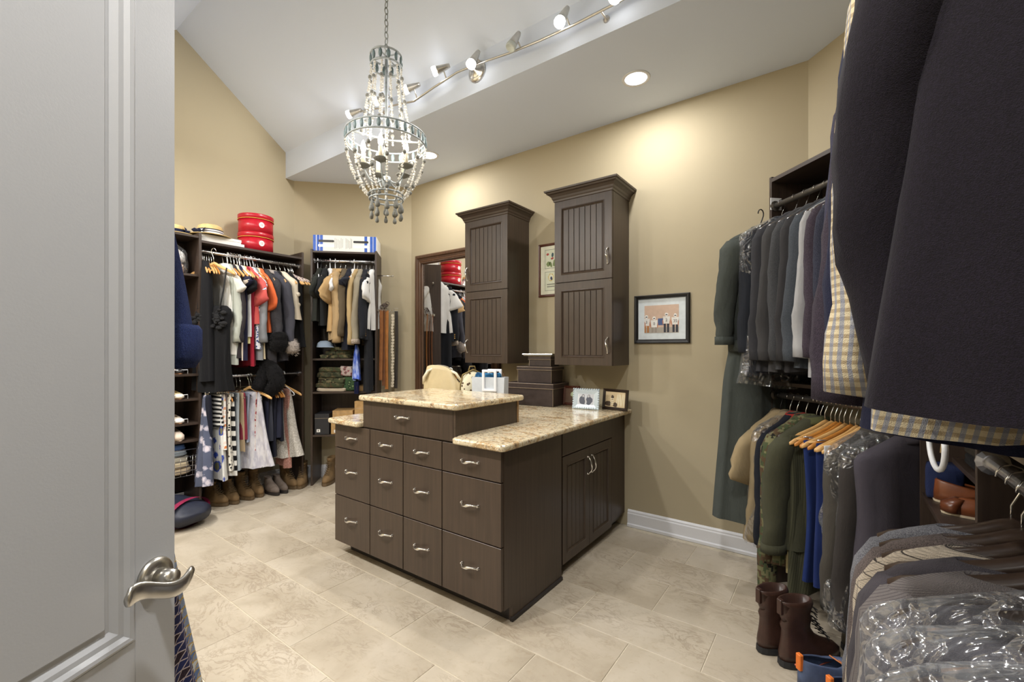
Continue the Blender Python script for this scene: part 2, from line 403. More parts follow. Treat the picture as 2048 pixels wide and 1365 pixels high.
# track light on the bulkhead
TY = 2.30
tl = thing('track_light', 'brushed metal wavy track light with eight small spot heads on the bulkhead', 'track light', (-2.03, YF, 3.32))
def tp(x, y, z): return (x+2.03, y-YF, z-3.32)
pts = [(-3.42, 3.42), (-3.21, 3.40), (-2.98, 3.345), (-2.737, 3.30), (-2.61, 3.275), (-2.40, 3.305), (-2.16, 3.33), (-1.95, 3.315), (-1.70, 3.285), (-1.47, 3.27), (-1.23, 3.265), (-.95, 3.272), (-.70, 3.30)]
MB().tube([tp(x, TY, z) for x, z in pts], .0075, 8).build('rail', M['nickel'], tl, True)
MB().lathe([(0, 0), (.075, 0), (.072, .012), (.05, .022), (.012, .028), (.012, .075), (0, .075)], n=28, ax='y').build('canopy', M['nickel'], tl, True)
for x, z in ((-1.06, 3.262), (-3.05, 3.362)):
    MB().lathe([(0, 0), (.02, 0), (.018, .01), (.006, .014), (.006, .07), (0, .07)], tp(x, YF, z), 14, 'y').build('standoff', M['nickel'], tl, True)
heads = [(-3.336, 3.40, 0, 1), (-2.964, 3.39, 0, 1), (-2.604, 3.36, 0, 1), (-2.294, 3.385, 0, 1), (-1.974, 3.33, 1, 1), (-1.639, 3.315, 1, 0), (-1.289, 3.315, 1, 1), (-.949, 3.30, 1, 1)]
M['frost_off'] = flat('frosted_glass', C(205, 212, 208), .3, 0, .03)
for x, z, down, on in heads:
    d = Vector((-.22, -.42, -.88)) if down else Vector((-.80, -.45, -.28)); d.normalize()
    qt = Vector((0, 0, -1)).rotation_difference(d).to_euler()
    p = tp(x, TY-.035, z); hd = inst('spot_head', MB().lathe([(0, .075), (.013, .075), (.017, .06), (.029, -.018), (.030, -.024), (0, -.024)], n=18).mesh('spot_head', M['nickel'], True), tl, p, qt)
    MB().lathe([(0, -.022), (.0285, -.022), (.032, -.034), (.033, -.05), (.03, -.058), (.026, -.055), (0, -.047)], n=18).build('glass_shade', M['frost'] if on else M['frost_off'], hd, True)
    # arm from the rail to the head
    rz = None
    for (xa, za), (xb, zb) in zip(pts, pts[1:]):
        xx = x+.03
        if xa <= xx <= xb: rz = lerp(za, zb, (xx-xa)/(xb-xa))
    MB().tube([tp(x+.03, TY, rz), tp(x+.012, TY-.025, z+.02), tp(x, TY-.035, z+.02)], .005, 6).build('arm', M['nickel'], tl, True)
    if on:
        lp = Vector((x, TY-.035, z))+d*.10
        l = bpy.data.lights.new('track_lamp', 'SPOT'); l.energy = P_TRACK*(1.0 if down else .55); l.spot_size = 1.9; l.spot_blend = .9; l.shadow_soft_size = .03; l.color = (1, .97, .93)
        lo = bpy.data.objects.new('track_lamp', l); COL.objects.link(lo); lo.location = lp; lo.rotation_euler = qt
# ================================================================ chandelier
CHX, CHY = -1.956, 1.53
ch = thing('chandelier', 'grey beaded basket chandelier with candle bulbs hanging on a chain', 'chandelier', (CHX, CHY, 2.09))
M['chm'] = flat('chalky_blue_grey_metal', C(150, 156, 158), .6, .2, .2, 60)
M['chwood'] = flat('grey_wooden_bead', C(112, 112, 106), .75, 0, .25, 90)
M['chteal'] = flat('teal_grey_bead', C(96, 112, 114), .55, 0, .3, 60)
M['crystal'] = flat('crystal_bead', (.92, .9, .84, 1), .05, 0, .02, Transmission_Weight=.55, IOR=1.45)
M['candle'] = flat('candle_sleeve', C(226, 214, 190), .5)
def Z(z): return z-2.09
def hoop(r, z, t=.005, n=48): return MB().tube([(r*math.cos(2*PI*i/n), r*math.sin(2*PI*i/n), Z(z)) for i in range(n)], t, 6, True)
for r, z in ((.081, 2.95), (.081, 2.893), (.209, 2.518), (.209, 2.468), (.087, 2.205), (.087, 2.178)): hoop(r, z).build('hoop', M['chm'], ch, True)
zc = ZR-.77*abs(CHY-YR)
MB().tube([(0, 0, Z(2.95)), (0, 0, Z(2.27))], .008, 10).build('stem', M['chm'], ch, True)
MB().lathe([(0, Z(2.30)), (.022, Z(2.30)), (.024, Z(2.265)), (.014, Z(2.25)), (.006, Z(2.21)), (0, Z(2.205))], n=16).build('hub', M['chm'], ch, True)
for k in range(4):
    a = k*PI/2+.3; MB().tube([(0, 0, Z(2.95)), (.081*math.cos(a), .081*math.sin(a), Z(2.95))], .004).build('spoke', M['chm'], ch)
for k in range(3):
    a = k*2*PI/3+.5; MB().tube([(0, 0, Z(2.50)), (.209*math.cos(a), .209*math.sin(a), Z(2.47))], .005).build('spoke', M['chm'], ch)
plq = MB().ball((0, 0, 0), 1, 8, 6, (.011, .007, .024)).mesh('ring_bead', M['chteal'], True)
for r, z, n in ((.081, 2.921, 12), (.209, 2.493, 30)):
    for k in range(n):
        a = 2*PI*k/n; inst('ring_bead', plq, ch, (r*math.cos(a), r*math.sin(a), Z(z)), (0, 0, a+PI/2))
link = MB().tube([(.010*math.cos(a), 0, .0195*math.sin(a)) for a in [2*PI*i/12 for i in range(12)]], .0026, 5, True).mesh('chain_link', M['chm'], True)
z = 2.965; k = 0
while z < zc-.03:
    inst('chain_link', link, ch, (0, 0, Z(z)), (0, 0, k*PI/2)); z += .033; k += 1
MB().lathe([(0, Z(zc)+.02), (.055, Z(zc)+.02), (.055, Z(zc)-.02), (.02, Z(zc)-.035), (0, Z(zc)-.035)], n=20).build('ceiling_canopy', M['chm'], ch, True)
bead = MB().ball((0, 0, 0), .0102, 8, 5, (1, 1, 1.15)).mesh('wooden_bead', M['chwood'], True)
drop = MB().lathe([(0, .034), (.003, .032), (.008, .01), (.0145, -.01), (.013, -.022), (.006, -.028), (0, -.029)], n=10).mesh('drop', M['chwood'], True)
def strand(path, seed):
    rr = random.Random(seed); b = MB(); L = 0; pts = []
    P = [Vector(p) for p in path]; seg = [(P[i+1]-P[i]).length for i in range(len(P)-1)]; tot = sum(seg)
    def at(s):
        for i, l in enumerate(seg):
            if s <= l: return P[i].lerp(P[i+1], s/l)
            s -= l
        return P[-1]
    s = .006; nxt = rr.uniform(.03, .10); big = []
    while s < tot:
        if s > nxt: big.append(at(s+.011)); s += .020; nxt = s+rr.uniform(.07, .13); continue
        r = rr.choice((.0055, .0065, .0075)); b.ball(at(s), r, 6, 4); s += r*2+.001
    o = b.build('crystal_strand', M['crystal'], ch, True); o['kind'] = 'stuff'
    for p in big: inst('wooden_bead', bead, o, p)
for k in range(12):
    a = 2*PI*k/12+.1
    strand([((lerp(.079, .128, t**1.2))*math.cos(a), (lerp(.079, .128, t**1.2))*math.sin(a), Z(lerp(2.885, 2.52, t))) for t in [i/10 for i in range(11)]], k)
for k in range(14):
    a = 2*PI*k/14+.25
    strand([((.087+.122*math.sin((1-t)*PI/2)**.8)*math.cos(a), (.087+.122*math.sin((1-t)*PI/2)**.8)*math.sin(a), Z(lerp(2.462, 2.19, t))) for t in [i/12 for i in range(13)]], 40+k)
for k in range(4):
    a = 2*PI*k/4+.9   # loose swags inside the basket
    strand([(lerp(.2, .07, t)*math.cos(a), lerp(.2, .07, t)*math.sin(a), Z(2.47-.11*math.sin(t*PI/2))) for t in [i/8 for i in range(9)]], 80+k)
for k in range(10):
    a = 2*PI*k/10; r = .08
    inst('drop', drop, ch, (r*math.cos(a), r*math.sin(a), Z(2.145-.012*(k % 2)))); inst('drop', drop, ch, (r*math.cos(a), r*math.sin(a), Z(2.096-.006*(k % 2))), (0, 0, 0), (.75, .75, .75))
cup = MB().lathe([(0, -.012), (.012, -.012), (.036, .002), (.038, .006), (.012, .006), (0, .006)], n=18).mesh('candle_cup', M['chwood'], True)
slv = MB().lathe([(0, 0), (.0115, 0), (.0115, .062), (.009, .064), (0, .064)], n=12).mesh('candle_sleeve', M['candle'], True)
blb = MB().lathe([(0, 0), (.007, 0), (.013, .015), (.0145, .026), (.011, .045), (.004, .062), (0, .068)], n=12).mesh('candle_bulb', M['bulb'], True)
for k in range(5):
    a = 2*PI*k/5+.35; R = .118; cx, cy = R*math.cos(a), R*math.sin(a); zc_ = 2.345
    MB().tube([(lerp(.02, R, t)*math.cos(a), lerp(.02, R, t)*math.sin(a), Z(2.283-.025*math.sin(t*PI)+(zc_-2.283)*t**3)) for t in [i/10 for i in range(11)]], .004, 6).build('arm', M['chm'], ch, True)
    c_ = inst('candle_cup', cup, ch, (cx, cy, Z(zc_)), scale=None); s_ = inst('candle_sleeve', slv, ch, (cx, cy, Z(zc_)+.006)); inst('candle_bulb', blb, s_, (0, 0, .064))
    point('candle_lamp', (CHX+cx*.98, CHY+cy*.98, zc_+.165), P_CHAND, .02, (1, .92, .82))
# ================================================================ island cabinets
def pull_mesh(L=.112):
    b = MB(); n = 17; pts = []; rad = []
    for i in range(n):
        t = i/(n-1)*2-1; pts.append((t*L/2, -.026*(1-abs(t)**3.2)-.004, .006*math.sin(t*PI))); rad.append(.0046+.0042*math.exp(-(t/.28)**2))
    b.tube(pts, rad, 8)
    for s in (-1, 1):
        b.lathe([(0, -.001), (.0085, -.001), (.0085, .003), (.005, .006), (.005, .008), (0, .008)], (s*L/2, 0, 0), 12, 'y'); b.ball((s*L/2, -.008, 0), .0062, 8, 5)
    return b.mesh('handle', M['chrome'], True)
PULL = pull_mesh()
IX0, IX1, IY0, IY1 = -2.738, -1.317, 1.716, 2.302
isl = thing('drawer_island', 'dark brown island drawer unit with four columns of plain drawers', 'cabinet', (IX0, IY0, 0))
b = MB().box(0, .02, .085, IX1-IX0-.0205, IY1-IY0, .879)
b.build('body', M['cab'], isl, bevel=.001)
w = IX1-IX0
# side panel reaching the floor with a toe notch
poly = [(.0, .083), (.0, .879), (IY1-IY0, .879), (IY1-IY0, 0), (.09, 0), (.09, .083)]
MB().add([(w-.02, y+.021 if y == 0 else y, z) for y, z in poly]+[(w, y+.021 if y == 0 else y, z) for y, z in poly], [tuple(range(6)), tuple(range(11, 5, -1))]+[(i, i+6, (i+1) % 6+6, (i+1) % 6) for i in range(6)]).build('side_panel', M['cab'], isl)
bx('toe_kick', M['kick'], (.05, .09, 0), (w-.02, IY1-IY0-.02, .085), isl)
bx('base_strip', M['kick'], (w-.012, .082, 0), (w+.008, IY1-IY0+.004, .022), isl, .003)
xs = [0, .383, .696, 1.014, w]; zs = [.083, .397, .715, .879]
for ci in range(4):
    for ri in range(3):
        g = .003; x0, x1, z0, z1 = xs[ci]+g, xs[ci+1]-g, zs[ri]+g, zs[ri+1]-g
        if ri == 2: z1 -= .004
        d = bx('drawer', M['cab'], (x0, 0, z0), (x1, .0215, z1), isl, .0015)
        inst('handle', PULL, d, (lerp(x0, x1, .5), 0, lerp(z0, z1, .5 if ri == 2 else .56)))
rb = thing('raised_drawer_box', 'dark brown single-drawer box raised on top of the island', 'cabinet', (-2.425, IY0, .912))
rw = 2.425-1.623
bx('body', M['cab'], (0, .02, 0), (rw, .574, .139), rb, .001)
d = bx('drawer', M['cab'], (0.001, 0, -.031), (rw-.018, .0215, .137), rb, .0015); inst('handle', PULL, d, (rw*.47, 0, .062))
bx('corner_strip', M['cabx'], (rw-.016, .0, -.031), (rw, .021, .139), rb, .001)
bx('back_edge_strip', flat('maple_edge', C(150, 120, 84), .5), (rw-.001, .558, 0), (rw+.004, .574, .139), rb)
# worktops
def slab(name, label, poly, z0, z1, r=.016):
    bm = bmesh.new(); vs = [bm.verts.new((x, y, z0)) for x, y in poly]; f = bm.faces.new(vs)
    ex = bmesh.ops.extrude_face_region(bm, geom=[f]); bmesh.ops.translate(bm, vec=(0, 0, z1-z0), verts=[q for q in ex['geom'] if isinstance(q, bmesh.types.BMVert)])
    bmesh.ops.recalc_face_normals(bm, faces=bm.faces)
    ve = [e for e in bm.edges if abs(e.verts[0].co.z-e.verts[1].co.z) > .01]
    bmesh.ops.bevel(bm, geom=ve, offset=.03, segments=5, affect='EDGES', profile=.5)
    he = [e for e in bm.edges if abs(e.verts[0].co.z-e.verts[1].co.z) < 1e-5 and len(e.link_faces) == 2 and abs(e.link_faces[0].normal.z-e.link_faces[1].normal.z) > .5]
    bmesh.ops.bevel(bm, geom=he, offset=.012, segments=4, affect='EDGES', profile=.5)
    me = bpy.data.meshes.new(name); bm.to_mesh(me); bm.free(); me.materials.append(M['granite'])
    o = inst(name, me); tag(o, label, 'worktop'); return o
slab('stone_worktop', 'beige and gold granite worktop covering the island to the wall', [(-2.768, 1.672), (-2.427, 1.672), (-2.427, 1.742), (-1.621, 1.742), (-1.621, 1.672), (-1.272, 1.672), (-1.272, 3.328), (-2.768, 3.328)], .879, .912)
slab('raised_stone_top', 'small granite slab on top of the raised drawer box', [(-2.447, 1.685), (-1.590, 1.685), (-1.590, 2.322), (-2.447, 2.322)], 1.051, 1.084)
# door cabinet behind the drawers
def bead_door(parent, x0, x1, z0, z1, y, nb, wood, handle=None, name='door', hrot=PI/2, fr=.055):
    """flat framed door in the x-z plane, front at y, with recessed vertical boards"""
    b = MB()
    for k, (a0, a1, c0, c1) in enumerate(((x0, x0+fr, z0, z1), (x1-fr, x1, z0, z1), (x0+fr, x1-fr, z0, z0+fr), (x0+fr, x1-fr, z1-fr, z1))): b.box(a0, y, c0, a1, y+.02, c1)
    d = b.build(name, wood, parent)
    rings = []
    for o, dy in ((-.002, -.001), (.006, -.003), (.010, .004), (.016, .009), (.022, .006)):
        rings.append([(x0+fr+o, y+dy, z0+fr+o), (x1-fr-o, y+dy, z0+fr+o), (x1-fr-o, y+dy, z1-fr-o), (x0+fr+o, y+dy, z1-fr-o)])
    MB().loft(rings, False, False).build('panel_moulding', wood, d)
    bx('backing', M['kick'], (x0+fr-.002, y+.012, z0+fr-.002), (x1-fr+.002, y+.019, z1-fr+.002), d)
    a0, a1 = x0+fr+.018, x1-fr-.018; bw = (a1-a0)/nb
    me = MB().box(0, y+.005, z0+fr+.016, bw-.003, y+.014, z1-fr-.016).mesh('plank', wood, bevel=.0015)
    for i in range(nb): inst('plank', me, d, (a0+bw*i, 0, 0))
    if handle: inst('handle', PULL, d, handle, (0, hrot, 0))
    return d
dc = thing('door_cabinet', 'dark brown two-door cabinet with bead-board doors between island and wall', 'cabinet', (-1.338, 2.302, 0), PI/2)
# local x = world Y, local -y = world +X
L = 3.33-2.302
bx('body', M['cab'], (.001, .022, .06), (L-.002, 1.40, .8785), dc)
bx('gap_shade_strip', M['kick'], (.0, .018, .06), (.046, .03, .879), dc)  # black strip standing in for the shade of the recessed gap
bx('apron', M['cab'], (.048, 0, .722), (L-.003, .0215, .876), dc, .001)
bx('filler_panel', M['cab'], (.780, 0, .098), (L-.003, .0215, .7225), dc, .001)
bx('toe_kick', M['kick'], (.0, .075, 0), (L-.002, .095, .06), dc)
bead_door(dc, .050, .411, .062, .716, 0, 4, M['cab'], (.411-.028, 0, .60))
bead_door(dc, .415, .776, .062, .716, 0, 4, M['cab'], (.415+.028, 0, .60))
# ================================================================ wall cabinets
def wall_cab(x0, x1, label, hside):
    w = x1-x0; t = thing('wall_cabinet', label, 'cabinet', (x0, YB, 1.252), 0, 'tall wall cabinets')
    H = 2.525-1.252; D = .325
    bx('body', M['cab'], (0, -D+.021, 0), (w, 0, H), t, .001)
    hx = w-.032 if hside > 0 else .032
    bead_door(t, .002, w-.002, .002, .634, -D, 7, M['cab'], (hx, -D, .15), fr=.058)
    bead_door(t, .002, w-.002, .640, H-.002, -D, 7, M['cab'], (hx, -D, .80), fr=.058)
    rings = []
    for o, z in ((.0, -.004), (.006, 0), (.008, .012), (.014, .02), (.018, .034), (.034, .05), (.046, .056), (.05, .066), (.06, .07), (.062, .082), (0, .082)):
        rings.append([(-o, 0, H+z), (-o, -D-o, H+z), (w+o, -D-o, H+z), (w+o, 0, H+z)])
    MB().loft(rings).build('crown_moulding', M['cabx'], t)
wall_cab(-1.783, -1.303, 'tall dark wall cabinet with handles on the side by the football picture', 1)
wall_cab(-2.725, -2.242, 'tall dark wall cabinet overlapping the big mirror', -1)
# ================================================================ mirror
mr = thing('wall_mirror', 'tall mirror in a wide dark carved wooden frame behind the island', 'mirror', (-3.72, YB, .30))
mw, mh = 1.16, 2.394-.30
M['mframe'] = mk_wood('mirror_frame_wood', C(52, 36, 26), C(98, 68, 46), rough=.35)
rings = []
for o, y in ((0, 0), (0, -.035), (.012, -.045), (.030, -.044), (.040, -.032), (.062, -.030), (.072, -.040), (.085, -.036), (.092, -.022), (.102, -.018), (.102, -.006)):
    rings.append([(o, y, o), (mw-o, y, o), (mw-o, y, mh-o), (o, y, mh-o)])
MB().loft(rings, False, False).build('frame', M['mframe'], mr)
bead_ = MB()
for i in range(150):
    z = .09+i*(mh-.18)/150; bead_.ball((.088, -.037, z), .006, 5, 3); bead_.ball((mw-.088, -.037, z), .006, 5, 3)
for i in range(80):
    x = .09+i*(mw-.18)/80; bead_.ball((x, -.037, mh-.088), .006, 5, 3); bead_.ball((x, -.037, .088), .006, 5, 3)
o = bead_.build('beaded_edge', M['mframe'], mr, True); o['kind'] = 'stuff'
bx('glass', M['mirror'], (.098, -.012, .098), (mw-.098, -.004, mh-.098), mr)
# ================================================================ pictures
def frame_rings(w, h, prof):
    return [[(o, y, o), (w-o, y, o), (w-o, y, h-o), (o, y, h-o)] for o, y in prof]
def picture(name, label, cat, loc, rz, w, h, prof, fmat, matc, inner, tilt=0):
    t = thing(name, label, cat, loc, rz); t.rotation_euler = (tilt, 0, rz)
    MB().loft(frame_rings(w, h, prof), False, False).build('frame', fmat, t)
    fw = prof[-1][0]; bx('backing', M['black'], (.003, -.006, .003), (w-.003, -.001, h-.003), t)
    bx('mat', matc, (fw-.002, -.008, fw-.002), (w-fw+.002, -.0055, h-fw+.002), t)
    if inner: inner(t)
    return t
def text_mesh(s, size, mat, parent, loc, rot=(PI/2, 0, 0), name='lettering'):
    cu = bpy.data.curves.new('txt', 'FONT'); cu.body = s; cu.size = size; cu.align_x = 'CENTER'; cu.align_y = 'CENTER'; cu.extrude = .0002
    o = bpy.data.objects.new('txt', cu); dg = bpy.context.evaluated_depsgraph_get(); COL.objects.link(o); dg.update()
    me = bpy.data.meshes.new_from_object(o.evaluated_get(dg)); bpy.data.objects.remove(o); me.materials.append(mat)
    return inst(name, me, parent, loc, rot)
def blob(b, cx, cz, rx, rz, y, n=14, rot=0, seed=0):
    rr = random.Random(seed); pts = []
    for i in range(n):
        a = 2*PI*i/n; k = 1+rr.uniform(-.12, .12); x, z = rx*k*math.cos(a), rz*k*math.sin(a)
        pts.append((cx+x*math.cos(rot)-z*math.sin(rot), y, cz+x*math.sin(rot)+z*math.cos(rot)))
    b.add(pts, [tuple(range(n))])
def printed(name, mat, parent, fn):
    b = MB(); fn(b); return b.build(name, mat, parent)
FL = {}
def fm(r, g, b):
    k = 'ink_%d_%d_%d' % (r, g, b); return flat(k, C(r, g, b), .6, 0, .06)
def football(t):
    y = -.0085; X0, X1, Z0, Z1 = .078, .332, .078, .285
    W_, H_ = X1-X0, Z1-Z0
    bx('photo', fm(206, 178, 158), (X0, y-.0004, Z0), (X1, y, Z1), t); y -= .0006
    def at(u, v): return X0+u*W_, Z0+v*H_
    bx('field', fm(168, 160, 150), (X0, y-.0002, Z0), (X1, y, Z0+.2*H_), t)
    bx('bench', fm(70, 92, 140), (X0+.40*W_, y-.0004, Z0+.28*H_), (X0+.58*W_, y, Z0+.52*H_), t); y -= .0006
    pl = [(.06, .42, .085, 'white', '3', (176, 120, 70)), (.29, .36, .12, 'white', '0', (150, 140, 130)), (.65, .48, .115, 'white', '2', (44, 46, 58)), (.90, .44, .12, 'white', '35', (44, 46, 58))]
    for i, (u, v, r, c, num, leg) in enumerate(pl):
        x, z = at(u, v)
        def legs(b):
            for s in (-1, 1): 
                x0, x1 = sorted((max(X0, min(X1, x+s*.004)), max(X0, min(X1, x+s*.020)))); b.add([(x0, y, Z0+.003), (x1, y, Z0+.003), (x1, y, z-.02), (x0, y, z-.02)], [(0, 1, 2, 3)])
        printed('player_legs', fm(*leg), t, legs)
        def tors(b):
            c0, c1 = max(X0, x-.026), min(X1, x+.026); b.add([(c0+.004, y-.0002, z-.032), (c1-.004, y-.0002, z-.032), (c1, y-.0002, z+.022), (c0, y-.0002, z+.022)], [(0, 1, 2, 3)])
        printed('player_jersey', fm(228, 226, 222), t, tors)
        printed('player_helmet', fm(236, 234, 230), t, lambda b: blob(b, max(X0+.012, min(X1-.014, x)), z+.036, .0125, .014, y-.0003, 12, 0, i))
        printed('helmet_stripe', fm(60, 58, 66), t, lambda b: blob(b, max(X0+.012, min(X1-.014, x)), z+.034, .008, .004, y-.0005, 8, 0, i))
        text_mesh(num, .03, fm(40, 44, 58), t, (max(X0+.01, min(X1-.018, x)), y-.0006, z-.006))
        printed('player_arms', fm(190, 132, 104), t, lambda b: (blob(b, max(X0+.004, x-.026), z-.02, .004, .02, y-.0005, 8, .1, i), blob(b, min(X1-.004, x+.026), z-.02, .004, .02, y-.0005, 8, -.1, i)))
picture('framed_football_photo', 'black framed football team photograph with a wide white mat on the wall', 'picture', (-1.255, YB, 1.418), 0, .41, .364,
        ((0, 0), (0, -.018), (.006, -.024), (.018, -.02), (.024, -.012), (.03, -.012), (.03, -.006)), M['black'], fm(214, 222, 226), football)
def cards(t):
    for z0, kind in ((.245, 0), (.052, 1)):
        for x0 in (.065, .225):
            bx('card', fm(214, 218, 196), (x0, -.0092, z0), (x0+.135, -.008, z0+.165), t)
            printed('card_border', fm(96, 104, 96), t, lambda b: b.loft([[(x0+o, -.0094, z0+o), (x0+.135-o, -.0094, z0+o), (x0+.135-o, -.0094, z0+.165-o), (x0+o, -.0094, z0+.165-o)] for o in (0, .003)], False, False))
            if kind == 0:
                printed('leaves', fm(118, 136, 84), t, lambda b: (blob(b, x0+.035, z0+.04, .02, .022, -.0096, 14, 0, 3), blob(b, x0+.06, z0+.035, .012, .028, -.0096, 12, .4, 4), blob(b, x0+.1, z0+.045, .018, .03, -.0096, 12, -.3, 5)))
                printed('blossom', fm(170, 70, 62), t, lambda b: (blob(b, x0+.028, z0+.125, .013, .011, -.0097, 10, 0, 6), blob(b, x0+.075, z0+.085, .016, .01, -.0097, 10, .3, 7)))
                printed('figure', fm(54, 84, 92), t, lambda b: blob(b, x0+.078, z0+.115, .012, .02, -.0098, 10, 0, 8))
            else:
                printed('oval', fm(206, 184, 96), t, lambda b: blob(b, x0+.062, z0+.115, .03, .033, -.0096, 18, 0, 9))
                printed('oval_field', fm(226, 226, 206), t, lambda b: blob(b, x0+.062, z0+.115, .023, .026, -.0097, 18, 0, 10))
                printed('figure', fm(58, 66, 92), t, lambda b: blob(b, x0+.066, z0+.105, .011, .016, -.0098, 10, .2, 11))
                printed('caption', fm(72, 70, 64), t, lambda b: [b.add([(x0+.022+k*.011, -.0096, z0+zz), (x0+.030+k*.011, -.0096, z0+zz), (x0+.030+k*.011, -.0096, z0+zz+.009), (x0+.022+k*.011, -.0096, z0+zz+.009)], [(0, 1, 2, 3)]) for zz in (.03, .05) for k in range(8)])
picture('framed_card_print', 'brown framed print of small illustrated cards hung between the wall cabinets', 'picture', (-2.132, YB, 1.835), 0, .43, .463,
        ((0, 0), (0, -.016), (.005, -.02), (.014, -.018), (.02, -.01), (.022, -.006)), flat('mahogany_frame', C(84, 42, 28), .3), fm(222, 222, 202), cards)
CT = .912
def wedding(t):
    bx('photo', fm(200, 204, 212), (.042, -.0098, .034), (.158, -.0078, .118), t)
    printed('figures', fm(86, 90, 104), t, lambda b: (blob(b, .072, .066, .024, .034, -.0102, 12, .2, 1), blob(b, .126, .066, .025, .034, -.0102, 12, -.2, 2), blob(b, .078, .1, .011, .013, -.0102, 10, 0, 5), blob(b, .122, .1, .011, .013, -.0102, 10, 0, 6)))
    printed('faces', fm(196, 196, 200), t, lambda b: (blob(b, .078, .1, .008, .01, -.0105, 10, 0, 3), blob(b, .122, .1, .008, .01, -.0105, 10, 0, 4), blob(b, .099, .066, .006, .02, -.0105, 8, .4, 6)))
p = picture('silver_photo_frame', 'pale scalloped silver photo frame with a couple on the worktop', 'photo frame', (-1.655, 3.078, CT), math.radians(8), .20, .152,
            ((0, 0), (0, -.01), (.006, -.014), (.02, -.012), (.034, -.009), (.034, -.006)), flat('silver_scallop', C(200, 214, 224), .3, .2, .04), fm(220, 226, 232), wedding, -.16)
sc = MB()
for i in range(12): sc.ball((i*.2/11, -.008, .152), .009, 8, 5); sc.ball((i*.2/11, -.008, .009), .009, 8, 5)
for i in range(9): sc.ball((0, -.008, i*.152/8*.96+.005), .009, 8, 5); sc.ball((.2, -.008, i*.152/8*.96+.005), .009, 8, 5)
sc.build('scalloped_edge', flat('silver_scallop', (1, 1, 1, 1)), p, True)
bx('easel_leg', M['black'], (.08, -.002, .0), (.12, .003, .11), p, rot=(.42, 0, 0), loc=(0, .048, .0))
def sepia(t):
    bx('photo', fm(196, 176, 140), (.024, -.0098, .022), (.196, -.0078, .136), t)
    printed('trees', fm(214, 204, 176), t, lambda b: [blob(b, .13+k*.015, .08, .005, .05, -.0102, 10, .1*(k % 3-1), k) for k in range(5)])
    printed('building', fm(70, 56, 42), t, lambda b: (blob(b, .05, .045, .03, .02, -.0103, 12, 0, 1), blob(b, .088, .095, .012, .018, -.0103, 12, 0, 2), blob(b, .115, .04, .02, .018, -.0103, 12, 0, 3)))
    printed('steps', fm(228, 218, 192), t, lambda b: [b.add([(.07, -.0105, .04+k*.014), (.1, -.0105, .04+k*.014), (.1, -.0105, .046+k*.014), (.07, -.0105, .046+k*.014)], [(0, 1, 2, 3)]) for k in range(4)])
p = picture('brown_photo_frame', 'dark brown photo frame with a sepia house photograph on the worktop', 'photo frame', (-1.462, 3.20, CT), math.radians(-12), .222, .158,
            ((0, 0), (0, -.014), (.006, -.018), (.016, -.012), (.022, -.009), (.024, -.006)), flat('dark_brown_frame', C(46, 34, 26), .35), fm(190, 172, 140), sepia, -.12)
bx('easel_leg', M['black'], (.09, -.002, 0), (.13, .003, .11), p, rot=(.42, 0, 0), loc=(0, .048, 0))
def rose(t):
    bx('photo', fm(112, 88, 72), (.022, -.0098, .022), (.12, -.0078, .138), t)
    printed('white_flower', fm(206, 220, 184), t, lambda b: (blob(b, .09, .09, .024, .022, -.0102, 12, 0, 1), blob(b, .1, .068, .016, .016, -.0103, 12, 0, 2)))
p = picture('small_photo_frame', 'reddish brown photo frame with a white flower behind the silver frame', 'photo frame', (-1.835, 3.235, CT), math.radians(5), .142, .16,
            ((0, 0), (0, -.012), (.006, -.016), (.016, -.012), (.022, -.009), (.022, -.006)), flat('mahogany_frame', (1, 1, 1, 1)), fm(120, 96, 80), rose, -.12)
bx('easel_leg', M['black'], (.055, -.002, 0), (.09, .003, .11), p, rot=(.42, 0, 0), loc=(0, .048, 0))
# ================================================================ stacked boxes
M['leather'] = flat('brown_box_leather', C(58, 47, 44), .45, 0, .15, 40, .2, 300)
M['stitch'] = flat('pale_stitching', C(176, 156, 130), .7)
def storage_box(label, cx, cy, z, w, d, h, rz):
    t = thing('storage_box', label, 'box', (cx, cy, z), rz, 'brown storage boxes stacked on the worktop')
    lh = .032 if h < .15 else .045
    bx('body', M['leather'], (-w/2, -d/2, 0), (w/2, d/2, h-lh+.01), t, .003)
    ld = bx('lid', M['leather'], (-w/2-.008, -d/2-.008, h-lh), (w/2+.008, d/2+.008, h), t, .003)
    s = MB(); e = .0085
    for zz in (h-.004, h-lh+.003): s.tube([(-w/2-e, -d/2-e, zz), (w/2+e, -d/2-e, zz), (w/2+e, d/2+e, zz), (-w/2-e, d/2+e, zz)], .0012, 4, True)
    s.build('lid_stitching', M['stitch'], ld)
    s = MB()
    for sx, sy in ((-1, -1), (1, -1), (1, 1)): s.tube([(sx*(w/2+.0005), sy*(d/2+.0005), .002), (sx*(w/2+.0005), sy*(d/2+.0005), h-lh)], .0013, 4)
    s.build('corner_stitching', M['stitch'], t)
ra = math.radians(5)
storage_box('largest brown leather storage box at the bottom of the stack', -2.045, 3.165, CT, .43, .29, .185, ra)
storage_box('middle brown leather storage box of the stack', -2.005, 3.15, CT+.186, .31, .22, .135, ra)
storage_box('smallest brown leather storage box at the top of the stack', -1.965, 3.145, CT+.322, .195, .16, .085, ra)
tr = thing('silver_tray', 'flat silver tray lying on the smallest brown storage box', 'tray', (-1.975, 3.14, CT+.408), ra)
bx('plate', M['nickel'], (-.13, -.10, 0), (.13, .10, .006), tr, .002)
MB().loft([[(sx*(.13+o), sy*(.10+o), z) for sx, sy in ((-1, -1), (1, -1), (1, 1), (-1, 1))] for o, z in ((-.012, .004), (0, .016), (.006, .018), (.008, .012), (-.004, .0))], False, False).build('rim', M['nickel'], tr)
